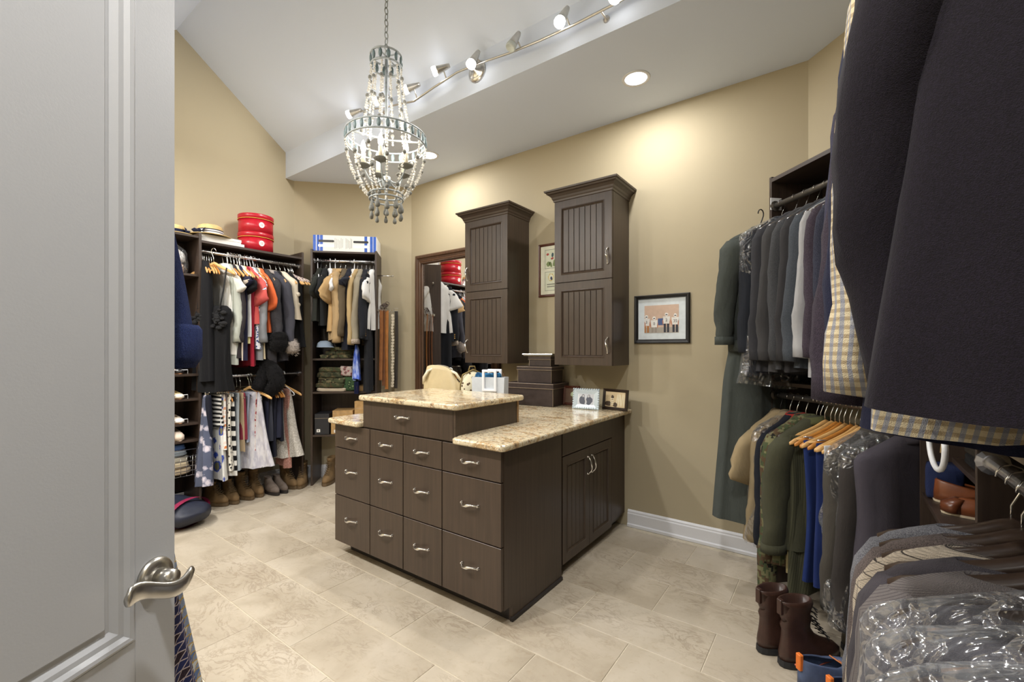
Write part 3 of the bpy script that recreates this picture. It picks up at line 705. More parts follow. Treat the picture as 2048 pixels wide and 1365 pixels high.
# ================================================================ closet units
FR = {'L': ((XL, 0), PI/2), 'DL': ((XL, 2.46), PI/4), 'DR': ((-.14, YB), -PI/4), 'R': ((XR, 0), -PI/2)}
def fw(f, u, y, z):
    (ox, oy), r = FR[f]; c, s = math.cos(r), math.sin(r)
    return (ox+u*c-y*s, oy+u*s+y*c, z)
def unit(name, label, f, u0):
    return thing(name, label, 'closet', fw(f, u0, 0, 0), FR[f][1])
def panel(p, name, x0, x1, z0, z1, D=.36, m='clo', y1=0): return bx(name, M[m], (x0, -D, z0), (x1, y1, z1), p, .001)
def rod(p, x0, x1, y, z, m='rod', r=.0155):
    o = MB().tube([(x0, y, z), (x1, y, z)], r, 14).build('rod', M[m], p, True)
    for x, s in ((x0, 1), (x1, -1)):
        MB().lathe([(0, 0), (.03, 0), (.03, s*.006), (.019, s*.012), (0, s*.012)], (x, y, z), 14, 'x').build('rod_flange', M[m], o)
def pins(p, x, y, z0, z1, sgn):
    b = MB(); z = z0
    while z < z1: b.lathe([(0, 0), (.0035, 0), (.0035, sgn*.0006), (0, sgn*.0006)], (x, y, z), 6, 'x'); z += .032
    o = b.build('shelf_pin_holes', M['black'], p); o['kind'] = 'stuff'
TP = .019
# left wall: shoe tower and double hanging bay
st = unit('shoe_shelf_tower', 'dark shoe shelf tower with a wire basket on the left wall', 'L', .93)
tw = 1.48-.93
panel(st, 'side_panel', 0, TP, 0, 2.36); panel(st, 'side_panel', tw-TP, tw, 0, 2.36)
bx('back_panel', M['clo'], (TP, -.012, 0), (tw-TP, -.002, 2.33), st)
for z in (2.312, 1.985, 1.345, 1.15, .944, .742, .60): bx('shelf', M['clox'], (TP, -.355, z), (tw-TP, -.012, z+TP), st, .001)
bx('base', M['clo'], (TP, -.33, 0), (tw-TP, -.012, .08), st)
pins(st, tw-TP-.0005, -.32, 1.4, 2.28, -1)
lb = unit('double_hanging_closet', 'dark double hanging closet bay on the left wall full of women\'s clothes', 'L', 1.48)
lw = 2.37-1.48
panel(lb, 'side_panel', lw-TP, lw, 0, 2.35)
bx('top_shelf', M['clox'], (0, -.36, 2.278), (lw-TP, 0, 2.298), lb, .001)
bx('back_rail', M['clo'], (0, -.02, 2.02), (lw-TP, 0, 2.278), lb); bx('back_rail', M['clo'], (0, -.02, 1.02), (lw-TP, 0, 1.3), lb)
rod(lb, .001, lw-TP-.001, -.30, 2.215); rod(lb, .001, lw-TP-.001, -.30, 1.135)
pins(lb, lw-TP-.0005, -.33, 1.2, 2.2, -1)
# left diagonal: single hanging bay with shelves
dl = unit('corner_hanging_closet', 'dark corner closet bay with shelves of folded camouflage and one rod', 'DL', .262)
dw = .905-.262
panel(dl, 'side_panel', 0, TP, 0, 2.385, .34); panel(dl, 'side_panel', dw-TP, dw, 0, 2.385, .34)
bx('back_panel', M['clo'], (TP, -.010, .45), (dw-TP, -.002, 2.36), dl)
for z in (2.352, 1.262, .925, .49): bx('shelf', M['clox'], (TP, -.335, z), (dw-TP, -.010, z+TP), dl, .001)
rod(dl, TP+.001, dw-TP-.001, -.28, 2.28)
# right diagonal
dr = unit('corner_suit_closet', 'dark double hanging corner closet of jackets and uniforms beside the back wall', 'DR', .10)
rw_ = .93
panel(dr, 'side_panel', 0, TP, 0, 2.385, .352)
bx('top_shelf', M['clox'], (TP, -.352, 2.352), (rw_, 0, 2.375), dr, .001); bx('back_panel', M['clo'], (TP, -.012, 1.12), (rw_, -.002, 2.352), dr)
bx('middle_shelf', M['clox'], (TP, -.352, 1.165), (rw_, -.012, 1.185), dr, .001)
rod(dr, TP+.001, rw_, -.332, 2.212, 'rodd', .0165); rod(dr, TP+.001, rw_, -.332, 1.107, 'rodd', .0165)
bx('rod_bracket', M['hwhite'], (TP, -.36, 2.19), (TP+.004, -.29, 2.26), dr)
pins(dr, TP+.0005, -.30, 1.3, 2.3, 1)
# right wall
rt = unit('shoe_cubby_tower', 'dark shoe cubby tower beside the hanging suits on the right wall', 'R', -2.40)
panel(rt, 'side_panel', 0, TP, 0, 1.185, .35); panel(rt, 'side_panel', .9-TP, .9, 0, 1.185, .35)
bx('back_panel', M['clo'], (TP, -.012, 0), (.9-TP, -.002, 1.165), rt)
for z in (.10, .34, .58, .785, .936): bx('shelf', M['clox'], (TP, -.345 if z < .9 else -.26, z), (.9-TP, -.012, z+TP), rt, .001)
rr_ = unit('double_suit_closet', 'dark double hanging closet of coats and suits on the right wall', 'R', -1.50)
bx('top_shelf', M['clox'], (-.55, -.352, 2.385), (1.22, 0, 2.405), rr_, .001)
panel(rr_, 'side_panel', 1.22, 1.22+TP, 0, 2.405, .352)
bx('middle_shelf', flat('pale_shelf_edge', C(150, 138, 120), .5), (0, -.352, 1.165), (1.22, 0, 1.185), rr_, .001)
rod(rr_, -.55, 1.219, -.325, 2.21, 'rodd', .0165); rod(rr_, .001, 1.219, -.325, 1.107, 'rod', .0165)
# ================================================================ hangers
def arms_mesh(m, hw=.215, drop=.088, hh=.014, th=.0065, bow=.02):
    rings = []
    for i in range(21):
        t = i/20*2-1; x = t*hw; z = -.075-drop*abs(t)**1.15+.012*math.exp(-(t/.2)**2)-.012; y = bow*(t*t-.2)
        k = 1 if abs(t) < .97 else .6
        rings.append([(x, y+th*math.cos(a)*k, z+hh*math.sin(a)*k) for a in [2*PI*j/8 for j in range(8)]])
    return MB().loft(rings).mesh('arms', m, True)
HOOKP = [(0, -.112), (0, -.06), (.012, -.032), (.021, -.014), (.0225, .004), (.015, .019), (0, .0245), (-.014, .019), (-.0215, .006), (-.022, -.003)]
def hook_mesh(m, r=.0022): return MB().tube([(x, 0, z-.002) for x, z in HOOKP], r, 6).mesh('hook', m, True)
HK = hook_mesh(M['chrome']); HKW = hook_mesh(M['hwhite'], .004); HKB = hook_mesh(M['hblack'], .0035)
BAR = MB().tube([(-.19, 0, -.152), (.19, 0, -.152)], .005, 6).mesh('trouser_bar', M['hwood'], True)
BARM = MB().tube([(-.18, 0, -.135), (.18, 0, -.135)], .003, 6).mesh('trouser_bar', M['chrome'], True)
CLIP = MB().box(-.008, -.006, -.155, .008, .006, -.12).mesh('clip', M['chrome'], bevel=.002)
TRI = MB().tube([(0, 0, -.078), (.1, 0, -.112), (.2, 0, -.15), (.205, 0, -.158), (.195, 0, -.162), (-.195, 0, -.162), (-.205, 0, -.158), (-.2, 0, -.15), (-.1, 0, -.112)], .002, 5, True)
TRIW = MB().tube([(0, 0, -.08), (.1, 0, -.112), (.195, 0, -.15), (.205, 0, -.165), (.19, 0, -.172), (-.19, 0, -.172), (-.205, 0, -.165), (-.195, 0, -.15), (-.1, 0, -.112)], .0045, 6, True)
HG = {'wood': (HK, arms_mesh(M['hwood']), BAR), 'amber': (HK, arms_mesh(M['hwood2']), BARM), 'suit': (HK, arms_mesh(M['hdark'], .215, .075, .02, .02, .03), None),
      'wire': (HK, TRI.mesh('wire_triangle', M['chrome'], True), None), 'white': (HKW, TRIW.mesh('shoulder_loop', M['hwhite'], True), None),
      'black': (HKB, arms_mesh(M['hblack'], .21, .07, .008, .006), None), 'clip': (HK, MB().tube([(-.15, 0, -.095), (0, 0, -.082), (.15, 0, -.095)], .004, 6).mesh('clip_bar', M['chrome'], True), CLIP)}
HN = {'wood': ('wooden_hanger', 'pale wooden hanger'), 'amber': ('wooden_hanger', 'amber wooden hanger'), 'suit': ('suit_hanger', 'broad dark wooden suit hanger'), 'wire': ('wire_hanger', 'thin wire hanger'),
      'white': ('plastic_hanger', 'white plastic hanger'), 'black': ('plastic_hanger', 'black hanger'), 'clip': ('clip_hanger', 'metal clip hanger')}
def hanger(kind, loc, rz, label, group=None, bar=True):
    hk, ar, b = HG[kind]; t = thing(HN[kind][0], label, 'hanger', loc, rz, group)
    inst('hook', hk, t); inst(ar.name.split('.')[0], ar, t, (0, 0, -.03))
    if kind == 'clip':
        for s in (-1, 1): inst('clip', b, t, (s*.12, 0, -.008))
    elif b and bar: inst('trouser_bar', b, t, (0, 0, -.03))
    return t
# ================================================================ garments
def sg(v, p): return math.copysign(abs(v)**p, v)
def body_rings(kind, hw, th, L, flare, fold, seed, nf=3.0, n=36, rows=16, top=None, neck=0, cinch=None):
    rr = random.Random(seed); p1, p2, p3 = rr.uniform(0, 6), rr.uniform(0, 6), rr.uniform(0, 6)
    if kind == 'top': R = [(-.052, .05, .02), (-.066, .075, .032), (-.098, hw*.55, th*.85), (-.126, hw*.80, th*.98), (-.146, hw*.94, th), (-.168, hw, th), (-.20, hw, th)]
    if kind == 'top' and neck: R = [(-.104, neck*.96, th*.5), (-.098, neck, th*.8), (-.118, hw*.74, th*1.0), (-.136, hw*.90, th*1.05), (-.154, hw*.985, th), (-.172, hw, th), (-.20, hw, th)]
    elif kind == 'top': pass
    elif kind == 'strap': R = [(-top, hw*.7, th*.8), (-top-.03, hw*.9, th), (-top-.09, hw, th*1.1), (-top-.16, hw*.86, th*.9)]
    else: z0 = -(top or .115); R = [(z0, hw, .010), (z0-.01, hw, th*.6), (z0-.03, hw*1.0, th*.8)]
    zt = R[-1][0]; w0, t0 = R[-1][1], R[-1][2]
    for i in range(1, rows+1):
        t = i/rows; R.append((lerp(zt, -L, t), w0*(1+flare*t-.05*math.sin(PI*t)), t0*(1+.3*t+max(0, flare)*.6*t)))
    out = []
    if cinch: R = [(z, w*(1-cinch[1]*math.exp(-((z-cinch[0])/.14)**2)), h) for z, w, h in R]
    for z, w, h in R:
        t = max(0, min(1, (zt-z)/(L+zt))) if L+zt > 0 else 0; A = fold*(t**.6)
        ring = []
        for i in range(n):
            a = 2*PI*i/n; x = w*sg(math.cos(a), .72); y = h*sg(math.sin(a), .8); s = x/max(w, .001)
            y += A*(math.sin(s*nf*PI+p1+t*1.2)+.45*math.sin(s*nf*2.3*PI+p2-t)); x += A*.5*math.sin(5*t+p3)*abs(s)
            zz = z+(.012*math.sin(s*3+p3)*t**4)
            ring.append((x, y, zz))
        out.append(ring)
    return out
def sleeve_mb(hw, sx, L, a0, a1, b0, b1, out, fwd, seed, n=14, rows=14, bend=0, z0=-.150):
    rr = random.Random(seed+sx); ph = rr.uniform(0, 6); rings = []
    for i in range(rows+1):
        t = i/rows; tt = max(0, t-.08)/.92
        a = lerp(a0, a1, tt)*(.62 if i == 0 else 1); b = lerp(b0, b1, tt)*(.5 if i == 0 else 1)
        cx = sx*(hw-.028+out*math.sin(min(1, t*1.15)*PI/2)+bend*t*t); cy = fwd*t+.006*math.sin(6*t+ph); z = z0-L*t
        ring = []
        for k in range(n):
            th = 2*PI*k/n; w = 1+.10*math.sin(9*t+2*th+ph)*t+.07*math.sin(21*t+th+ph)*t+.05*math.sin(34*t+3*th)*(.3+t)
            ring.append((cx+a*w*math.cos(th), cy+b*w*math.sin(th), z-(.25*a*math.cos(th)*sx*(1-t))+(.35*a*sx*math.cos(th)*t if L < .35 else .12*a*sx*math.cos(th)*t)))
        rings.append(ring)
    return MB().loft(rings, True, True, uv=True)
GSEED = [0]
def crumple(rings, seed, a=.010):
    rr = random.Random(seed); ph = [(rr.uniform(6, 34), rr.uniform(6, 34), rr.uniform(6, 22), rr.uniform(0, 6)) for _ in range(6)]
    return [[tuple(c+a*(.4+min(1, -p[2]*2))*sum(math.sin(p[0]*f[(k+0) % 3]+p[1]*f[(k+1) % 3]+p[2]*f[(k+2) % 3]+f[3]) for f in ph)/3.2*(.8 if k == 2 else 1) for k, c in enumerate(p)) for p in r] for r in rings]
def hang(f, u, zr, yr, name, label, cat, m, L=.7, hw=.21, th=.032, flare=.04, sl=None, slm=None, collar=None, fold=.012, hk='wood', jit=None, short=None, kind='top', nf=3., cover=None, group=None, top=None, sleeve_len=None, sl_out=.045, buttons=None, cuff=None, placket=None, neck=0, cinch=None, hlabel=None, bend=0, wide=1.0, fwd=None, rot_extra=0):
    GSEED[0] += 1; sd = GSEED[0]; rr = random.Random(sd*7)
    rz = FR[f][1]+PI/2+(rr.uniform(-.05, .05) if jit is None else jit); loc = fw(f, u, yr, zr)
    short = short or label
    if hk: hanger(hk, loc, rz, hlabel or ('%s holding the %s' % (HN[hk][1], short)), 'hangers in use on the closet rods', bar=(kind == 'fold'))
    loc = (loc[0], loc[1], loc[2]-.03); L -= .03; cover = cover-.03 if cover else cover
    body = MB().loft(body_rings(kind, hw, th, L, flare, fold, sd, nf, top=top, neck=neck, cinch=cinch, rows=28 if cinch else 16), not neck, False, uv=True)
    multi = sl or collar or buttons or placket
    if not multi:
        o = body.build(name, m, None, True, loc=loc, rot=(0, 0, rz)); tag(o, label, cat, group); t = o
    else:
        t = thing(name, label, cat, loc, rz, group); body.build('body', m, t, True)
    if sl:
        SL = sleeve_len or {'long': .60, 'short': .20, 'cap': .10}[sl]
        for sx in (-1, 1):
            fy = rr.uniform(-.01, .02) if fwd is None else fwd
            wd, so_ = (wide, sl_out) if sx < 0 else (min(wide, 1)*.75, min(sl_out, .045)*.2)   # the sleeve by the wall is squashed flat against it
            if sl == 'long': b = sleeve_mb(hw, sx, SL, .062*wd, .046*wd, th*1.15, .032*wd, so_, fy, sd, bend=bend if sx < 0 else 0)
            else: b = sleeve_mb(hw, sx, SL, .062*wd, (.085 if sx < 0 else .05)*wd, th*1.0, .024, so_+(.03 if sx < 0 else 0), fy, sd, rows=7, bend=bend if sx < 0 else 0)
            so = b.build('sleeve', slm or m, t, True)
            if cuff:
                zc = -.150-SL; cx = sx*(hw-.028+so_+(bend if sx < 0 else 0))
                MB().loft([[(cx+r*math.cos(2*PI*k/14), fy+r*.75*math.sin(2*PI*k/14), z) for k in range(14)] for r, z in ((.047*wd, zc-.012), (.052*wd, zc-.012), (.052*wd, zc+.035), (.046*wd, zc+.035))], True, True).build('cuff', cuff, so, True)
            if buttons and sx == -1:
                for q in range(3): MB().lathe([(0, 0), (.007, 0), (.007, .003), (0, .004)], n=10, ax='y').build('button', buttons, so, loc=(sx*(hw-.028+sl_out), fy-.034*wide-.002, -.150-SL+.03+q*.022))
    if collar:
        rings = []
        for r, ry, z in ((.056, .028, -.058), (.060, .032, -.048), (.066, .038, -.046), (.084, .048, -.070), (.098, .05, -.084), (.084, .04, -.08)):
            rings.append([(r*math.cos(2*PI*k/20), ry*math.sin(2*PI*k/20)-.0, z-.012*abs(math.cos(2*PI*k/20))) for k in range(20)])
        MB().loft(rings, False, False).build('collar', collar, t, True)
    if placket:
        MB().box(-.016, -th-.004, -L*.9, .016, -th+.004, -.09).build('placket', placket, t, bevel=.001)
    if cover:
        c = MB().loft(crumple(body_rings('top', hw+.045, th*1.3+.012, cover, .06, .022, sd+500, 4.5, n=48, rows=30), sd), True, False, uv=True)
        o = c.build('garment_bag', M['plastic'], None, True, loc=loc, rot=(0, 0, rz)); tag(o, 'clear plastic dry-cleaning bag over the %s' % short, 'garment bag', 'clear dry-cleaning bags')
    return t
# ================================================================ clothes: left wall, upper rod
K = cloth
BLK, NAVY, CHAR = (24, 24, 27), (28, 32, 52), (52, 52, 56)
def LU(u, *a, **k): return hang('L', u, 2.215, -.30, *a, **k)
def LL(u, *a, **k): return hang('L', u, 1.135, -.30, *a, **k)
for i in range(6):
    hanger('wood' if i < 5 else 'amber', fw('L', 1.505+i*.017, -.30, 2.215), PI+random.uniform(-.08, .1)-.1, 'bare pale wooden hanger on the upper left rod by the shoe tower' if i < 5 else 'bare amber wooden hanger on the upper left rod', 'bare hangers on the upper left rod' if i < 5 else None, bar=(i < 2))
for i, u in enumerate((1.69, 1.715, 1.742, 1.768, 1.79, 1.829, 1.85, 1.905)):
    hanger('amber' if i % 3 == 1 else 'wood', fw('L', u, -.335, 2.215), PI+random.uniform(-.08, .1), ('bare amber' if i % 3 == 1 else 'bare pale')+' wooden hanger squeezed between blouses on the upper left rod', 'bare hangers between the blouses', bar=False)
# black satin strap dress with ruffled bust
sat = K(BLK, rough=.42, bump=.5)
t = hang('L', 1.555, 2.215, -.40, 'evening_dress', 'long black satin evening dress with a ruffled bust and straps', 'dress', K((22, 22, 24), rough=.85), L=1.20, hw=.17, th=.05, flare=.18, kind='strap', top=.44, fold=.022, nf=4, jit=.5, hk='wood', short='black satin evening dress', placket=None, collar=None, buttons=None)
loc = t.location.copy(); rzz = t.rotation_euler.z
b = MB()
for sx in (-1, 1): b.tube([(sx*.13, .01, -.12), (sx*.12, .03, -.3), (sx*.10, .05, -.47)], .006, 6)
b.build('strap', sat, t, True)
rf = MB(); rr = random.Random(3)
for sx in (-1, 1):
    for k in range(26):
        a = rr.uniform(0, 2*PI); r = rr.uniform(.0, .075); rf.ball((sx*.085+r*math.cos(a), .045+rr.uniform(-.01, .02), -.55+r*1.25*math.sin(a)), rr.uniform(.018, .03), 7, 4, (1, .7, .6))
rf.build('ruffled_bust', sat, t, True)
LU(1.512, 'long_dress', 'plain black long dress behind the satin evening dress', 'dress', K((24, 24, 27)), L=1.10, hw=.17, th=.035, flare=.1, hk='amber', short='plain black long dress')
LU(1.665, 'top', 'white short sleeved tee on the upper left rod', 'top', K((226, 224, 216)), L=.88, hw=.19, th=.025, sl='short', sleeve_len=.17, hk='wood', short='white short sleeved tee', jit=.12)
LU(1.70, 'blouse', 'pale grey-green blouse beside the white tee', 'blouse', K((178, 182, 172)), L=.97, hw=.19, sl='long', hk='white', short='pale grey-green blouse')
LU(1.728, 'blouse', 'charcoal blouse on the upper left rod', 'blouse', K((56, 52, 54)), L=.93, hw=.19, sl='long', hk='wood', short='charcoal blouse')
LU(1.752, 'cardigan', 'cream cardigan between the charcoal blouse and the navy dress', 'cardigan', K((214, 200, 184)), L=.94, hw=.19, th=.018, sl='cap', hk='amber', short='cream cardigan')
LU(1.778, 'dress', 'navy sheath dress on the upper left rod', 'dress', K((38, 38, 60)), L=.95, hw=.2, th=.03, sl='cap', hk='wood', short='navy sheath dress')
LU(1.800, 'top', 'white tee with black shoulders on the upper left rod', 'top', K((230, 230, 230)), L=.72, hw=.19, th=.018, sl='short', slm=K(BLK), sleeve_len=.15, hk='white', short='white tee with black shoulders')
LU(1.818, 'top', 'pale yellow sleeveless top on the upper left rod', 'top', K((226, 214, 158)), L=.78, hw=.165, th=.016, hk='amber', short='pale yellow sleeveless top')
LU(1.838, 'dress', 'wine red dress behind the coral blouse', 'dress', K((150, 36, 52)), L=1.0, hw=.19, th=.02, hk='wire', short='wine red dress')
LU(1.862, 'blouse', 'coral red blouse with wide short sleeves', 'blouse', K((206, 92, 88)), L=.62, hw=.2, th=.028, sl='short', sleeve_len=.25, wide=1.25, hk='wood', short='coral red blouse', jit=.1)
LU(1.892, 'blouse', 'white blouse with a small blue floral print', 'blouse', K((222, 222, 228), 'floral', (72, 96, 158), (40, 44, 70), s=.022), L=.85, hw=.2, th=.03, sl='short', hk='white', short='blue floral print blouse')
LU(1.918, 'jacket', 'light grey jacket beside the orange top', 'jacket', K((132, 134, 138)), L=.95, hw=.19, th=.025, sl='long', hk='amber', short='light grey jacket')
LU(1.935, 'top', 'cream top squeezed beside the orange top', 'top', K((224, 208, 176)), L=.94, hw=.18, th=.012, hk='wire', short='cream top')
LU(1.957, 'top', 'bright orange top with elbow sleeves', 'top', K((222, 108, 62)), L=.70, hw=.2, th=.026, sl='short', sleeve_len=.3, hk='wood', short='bright orange top')
FURB = K((20, 19, 20), rough=1); FURG = K((168, 158, 150), rough=1); FURC = K((226, 214, 192), rough=1)
def fur(parent, path, r, m, seed, n=900, name='fur', ln=.02, loc=None):
    rr = random.Random(seed); P = [Vector(p) for p in path]
    b = MB(); k = 14; pts = []; rad = []
    for i in range(k+1):
        s = i/k*(len(P)-1); j = min(int(s), len(P)-2); pts.append(P[j].lerp(P[j+1], s-j)); rad.append(r*(.55+.45*math.sin(PI*(.12+.76*i/k)))*rr.uniform(.93, 1.07))
    b.tube(pts, rad, 12)
    for _ in range(n):
        s = rr.random()*k; j = min(int(s), k-1); c = pts[j].lerp(pts[j+1], s-j); R_ = lerp(rad[j], rad[j+1], s-j)
        d = Vector((rr.gauss(0, 1), rr.gauss(0, 1), rr.gauss(0, 1))).normalized(); ax = (pts[j+1]-pts[j]).normalized(); d = (d-ax*d.dot(ax)*.8).normalized()
        q = c+d*R_*.96; e = q+d*ln*rr.uniform(.6, 1.2)+Vector((rr.uniform(-.006, .006), rr.uniform(-.006, .006), -.006)); s_ = d.cross(Vector((rr.random(), rr.random(), rr.random()))).normalized()*.0022
        b.add([q-s_, q+s_, e], [(0, 1, 2)])
    o = b.build(name, m, parent, True)
    if parent: o['kind'] = 'stuff'
    return o
t = LU(2.005, 'tweed_coat', 'black tweed coat with thick black fur cuffs', 'coat', K((44, 43, 46), 'tweed', (74, 72, 76)), L=1.0, hw=.2, th=.045, sl='long', sleeve_len=.58, wide=1.1, collar=FURB, hk='wood', short='black tweed coat', jit=.1)
fur(t, [(-.235, 0, -.66), (-.25, 0, -.74), (-.24, .01, -.83)], .078, FURB, 5, name='fur_cuff')
t = LU(2.075, 'wool_coat', 'charcoal wool coat with pale grey fur cuffs', 'coat', K((70, 70, 78)), L=.95, hw=.2, th=.045, sl='long', sleeve_len=.62, sl_out=.06, bend=.03, collar=FURG, hk='wood', short='charcoal wool coat', jit=.3)
fur(t, [(-.235, .01, -.72), (-.27, .01, -.78), (-.29, .02, -.84)], .058, FURG, 6, name='fur_cuff')
o = fur(None, [(-.06, .02, -.92), (-.16, .0, -.97), (-.25, -.01, -1.05), (-.30, -.02, -1.15), (-.24, .02, -1.22), (-.16, .06, -1.18)], .07, FURB, 8, 1600, 'fur_boa')
o.location = fw('L', 1.99, -.27, 2.215); o.rotation_euler = (0, 0, PI); tag(o, 'thick black fur boa drooping in front of the lower left rod', 'fur boa')
o2 = fur(None, [(-.02, 0, -.92), (-.13, .06, -.99), (-.2, .13, -1.09), (-.22, .2, -1.2)], .062, FURB, 9, 1200, 'fur_stole')
o2.location = fw('L', 2.06, -.27, 2.215); o2.rotation_euler = (0, 0, PI); tag(o2, 'black fur stole hanging beside the fur boa', 'fur stole')
LU(2.125, 'vest', 'black knit vest behind the cream fur vest', 'vest', K((30, 30, 32)), L=.62, hw=.19, th=.03, hk='wood', short='black knit vest')
t = LU(2.165, 'fur_vest', 'cream banded fur vest on the upper left rod', 'vest', FURC, L=.56, hw=.2, th=.05, flare=.25, hk='wood', short='cream banded fur vest', jit=.35, buttons=None, fold=.006)
for z in (-.28, -.38):
    fur(t, [(-.215, .0, z), (-.1, -.055, z-.008), (.08, -.058, z-.008), (.2, 0, z)], .03, FURC, int(-z*100), 300, 'fur_band', .01)
LU(2.215, 'wrap', 'black wrap hanging past the cream fur vest', 'wrap', K((26, 26, 28)), L=.83, hw=.19, th=.04, flare=.2, hk='wood', short='black wrap', jit=.4)
for i in range(3): hanger('wood', fw('L', 2.255+i*.02, -.30, 2.215), PI+.25+.08*i, 'bare pale wooden hanger at the corner end of the upper left rod', 'bare hangers at the corner end of the upper left rod', bar=False)
padm = arms_mesh(K((206, 190, 178), 'floral', (120, 84, 92), (70, 70, 88), s=.02), .19, .06, .022, .02, .0)
for i in range(2):
    hg = thing('padded_hanger', 'floral padded hanger at the corner end of the upper left rod', 'hanger', fw('L', 2.245+i*.045, -.30, 2.215), PI+.3+.15*i, 'floral padded hangers')
    inst('hook', HK, hg); inst('padded_arms', padm, hg, (0, 0, -.03))
# ---------------------------------------------------------------- left wall, lower rod
fl = K((86, 92, 112), 'floral', (176, 172, 186), (214, 206, 214), s=.07)
LL(1.505, 'dress', 'plain navy skirt at the shoe tower end of the lower left rod', 'skirt', K((28, 30, 42)), L=.78, hw=.17, th=.03, flare=.15, kind='skirt', hk='clip', short='plain navy skirt')
LL(1.545, 'skirt', 'wide blue-grey skirt with a pale blossom print', 'skirt', fl, L=.87, hw=.13, th=.035, flare=1.15, kind='skirt', fold=.03, nf=5, hk='clip', short='blossom print skirt', jit=-.45)
LL(1.575, 'skirt', 'black and white zebra striped skirt at the waistband of the blossom skirt', 'skirt', K((20, 20, 22), 'hstripe', (226, 224, 220), s=.035), L=.42, hw=.2, th=.014, kind='skirt', hk='clip', short='zebra striped skirt', flare=.1)
LL(1.588, 'dress', 'white dress with scattered cobalt blue flowers', 'dress', K((222, 222, 218), 'floral', (50, 76, 168), (120, 118, 90), s=.12), L=.86, hw=.18, th=.024, flare=.35, kind='skirt', hk='clip', short='cobalt blue flower dress')
LL(1.608, 'skirt', 'white skirt with orange block print', 'skirt', K((232, 228, 222), 'blocks', (206, 118, 44), (232, 228, 222), s=.06), L=.62, hw=.19, th=.022, flare=.25, kind='skirt', hk='clip', short='orange block print skirt')
LL(1.630, 'dress', 'plain taupe dress on the lower left rod', 'dress', K((138, 126, 128)), L=.85, hw=.17, th=.016, kind='skirt', hk='clip', short='plain taupe dress')
LL(1.648, 'dress', 'cream dress with small black dots', 'dress', K((228, 224, 212), 'dots', (34, 34, 36), s=.03), L=.80, hw=.2, th=.022, flare=.2, kind='skirt', hk='clip', short='cream dotted dress')
LL(1.670, 'skirt', 'black and white banded skirt with wide stripes', 'skirt', K((22, 22, 24), 'hstripe', (226, 224, 218), s=.085), L=.86, hw=.19, th=.02, flare=.2, kind='skirt', hk='amber', short='black and white banded skirt')
LL(1.700, 'trousers', 'dark grey folded trousers on the lower left rod', 'trousers', K((64, 66, 72)), L=.72, hw=.17, th=.02, flare=.0, kind='fold', hk='wire', short='dark grey folded trousers')
LL(1.722, 'skirt', 'long pale blue-grey skirt on the lower left rod', 'skirt', K((168, 176, 182)), L=.81, hw=.18, th=.022, flare=.15, kind='skirt', hk='clip', short='long pale blue-grey skirt')
LL(1.748, 'trousers', 'tan folded trousers on the lower left rod', 'trousers', K((186, 164, 132)), L=.66, hw=.18, th=.015, flare=.0, kind='fold', hk='wire', short='tan folded trousers')
LL(1.775, 'trousers', 'maroon folded trousers on the lower left rod', 'trousers', K((132, 52, 66)), L=.55, hw=.18, th=.03, flare=.0, kind='fold', hk='clip', short='maroon folded trousers')
LL(1.806, 'jeans', 'light denim jeans behind the white flared skirt', 'jeans', K((150, 158, 176)), L=.6, hw=.17, th=.016, flare=.0, kind='fold', hk='wire', short='light denim jeans')
hang('L', 1.842, 1.135, -.40, 'skirt', 'white flared skirt with faint grey swirls', 'skirt', K((218, 216, 220), 'tiedye', (186, 184, 196)), L=.82, hw=.10, th=.025, flare=1.35, kind='skirt', fold=.016, hk='wood', short='white flared skirt', jit=.6)
LL(1.878, 'skirt', 'red, black and white print skirt', 'skirt', K((216, 204, 198), 'floral', (168, 40, 54), (28, 26, 28), s=.04), L=.68, hw=.18, th=.014, kind='skirt', hk='clip', short='red print skirt')
LL(1.898, 'skirt', 'black and white houndstooth skirt', 'skirt', K((226, 224, 214), 'houndstooth', (26, 26, 28), s=.034), L=.83, hw=.19, th=.016, flare=.2, kind='skirt', hk='clip', short='houndstooth skirt')
LL(1.928, 'trousers', 'long charcoal trousers over the grey ankle boots', 'trousers', K((56, 58, 58)), L=.84, hw=.17, th=.025, flare=.05, kind='fold', hk='clip', short='long charcoal trousers')
for i, (u, col, L) in enumerate(((1.972, (40, 42, 60), .74), (2.008, (62, 64, 74), .60), (2.048, (34, 36, 48), .76), (2.084, (46, 48, 64), .58), (2.115, (30, 32, 44), .62))):
    nm = ('ink blue', 'slate grey', 'black-blue', 'dusky navy', 'midnight')[i]
    LL(u, 'trousers', '%s trousers folded over an amber hanger on the lower left rod' % nm, 'trousers', K(col), L=L, hw=.17, th=.026, flare=.0, kind='fold', hk='amber', short='%s folded trousers' % nm, top=.14)
for i in range(5): hanger('amber' if i % 2 else 'wood', fw('L', 1.955+i*.037, -.30, 1.135), PI+random.uniform(-.1, .15), ('bare amber' if i % 2 else 'bare pale') + ' wooden hanger between folded trousers on the lower left rod', 'bare hangers on the lower left rod', bar=False)
LL(2.20, 'slip_skirt', 'pink lace slip showing below the white lace skirt', 'slip', K((206, 160, 146), 'lace', (176, 128, 116)), L=.90, hw=.10, th=.03, flare=.2, kind='skirt', hk='white', short='pink lace slip')
LL(2.185, 'skirt', 'white lace flared skirt at the corner end of the lower left rod', 'skirt', K((222, 218, 210), 'lace', (186, 180, 170)), L=.80, hw=.09, th=.04, flare=1.5, kind='skirt', fold=.02, hk='wood', short='white lace flared skirt', jit=.5, top=.13)
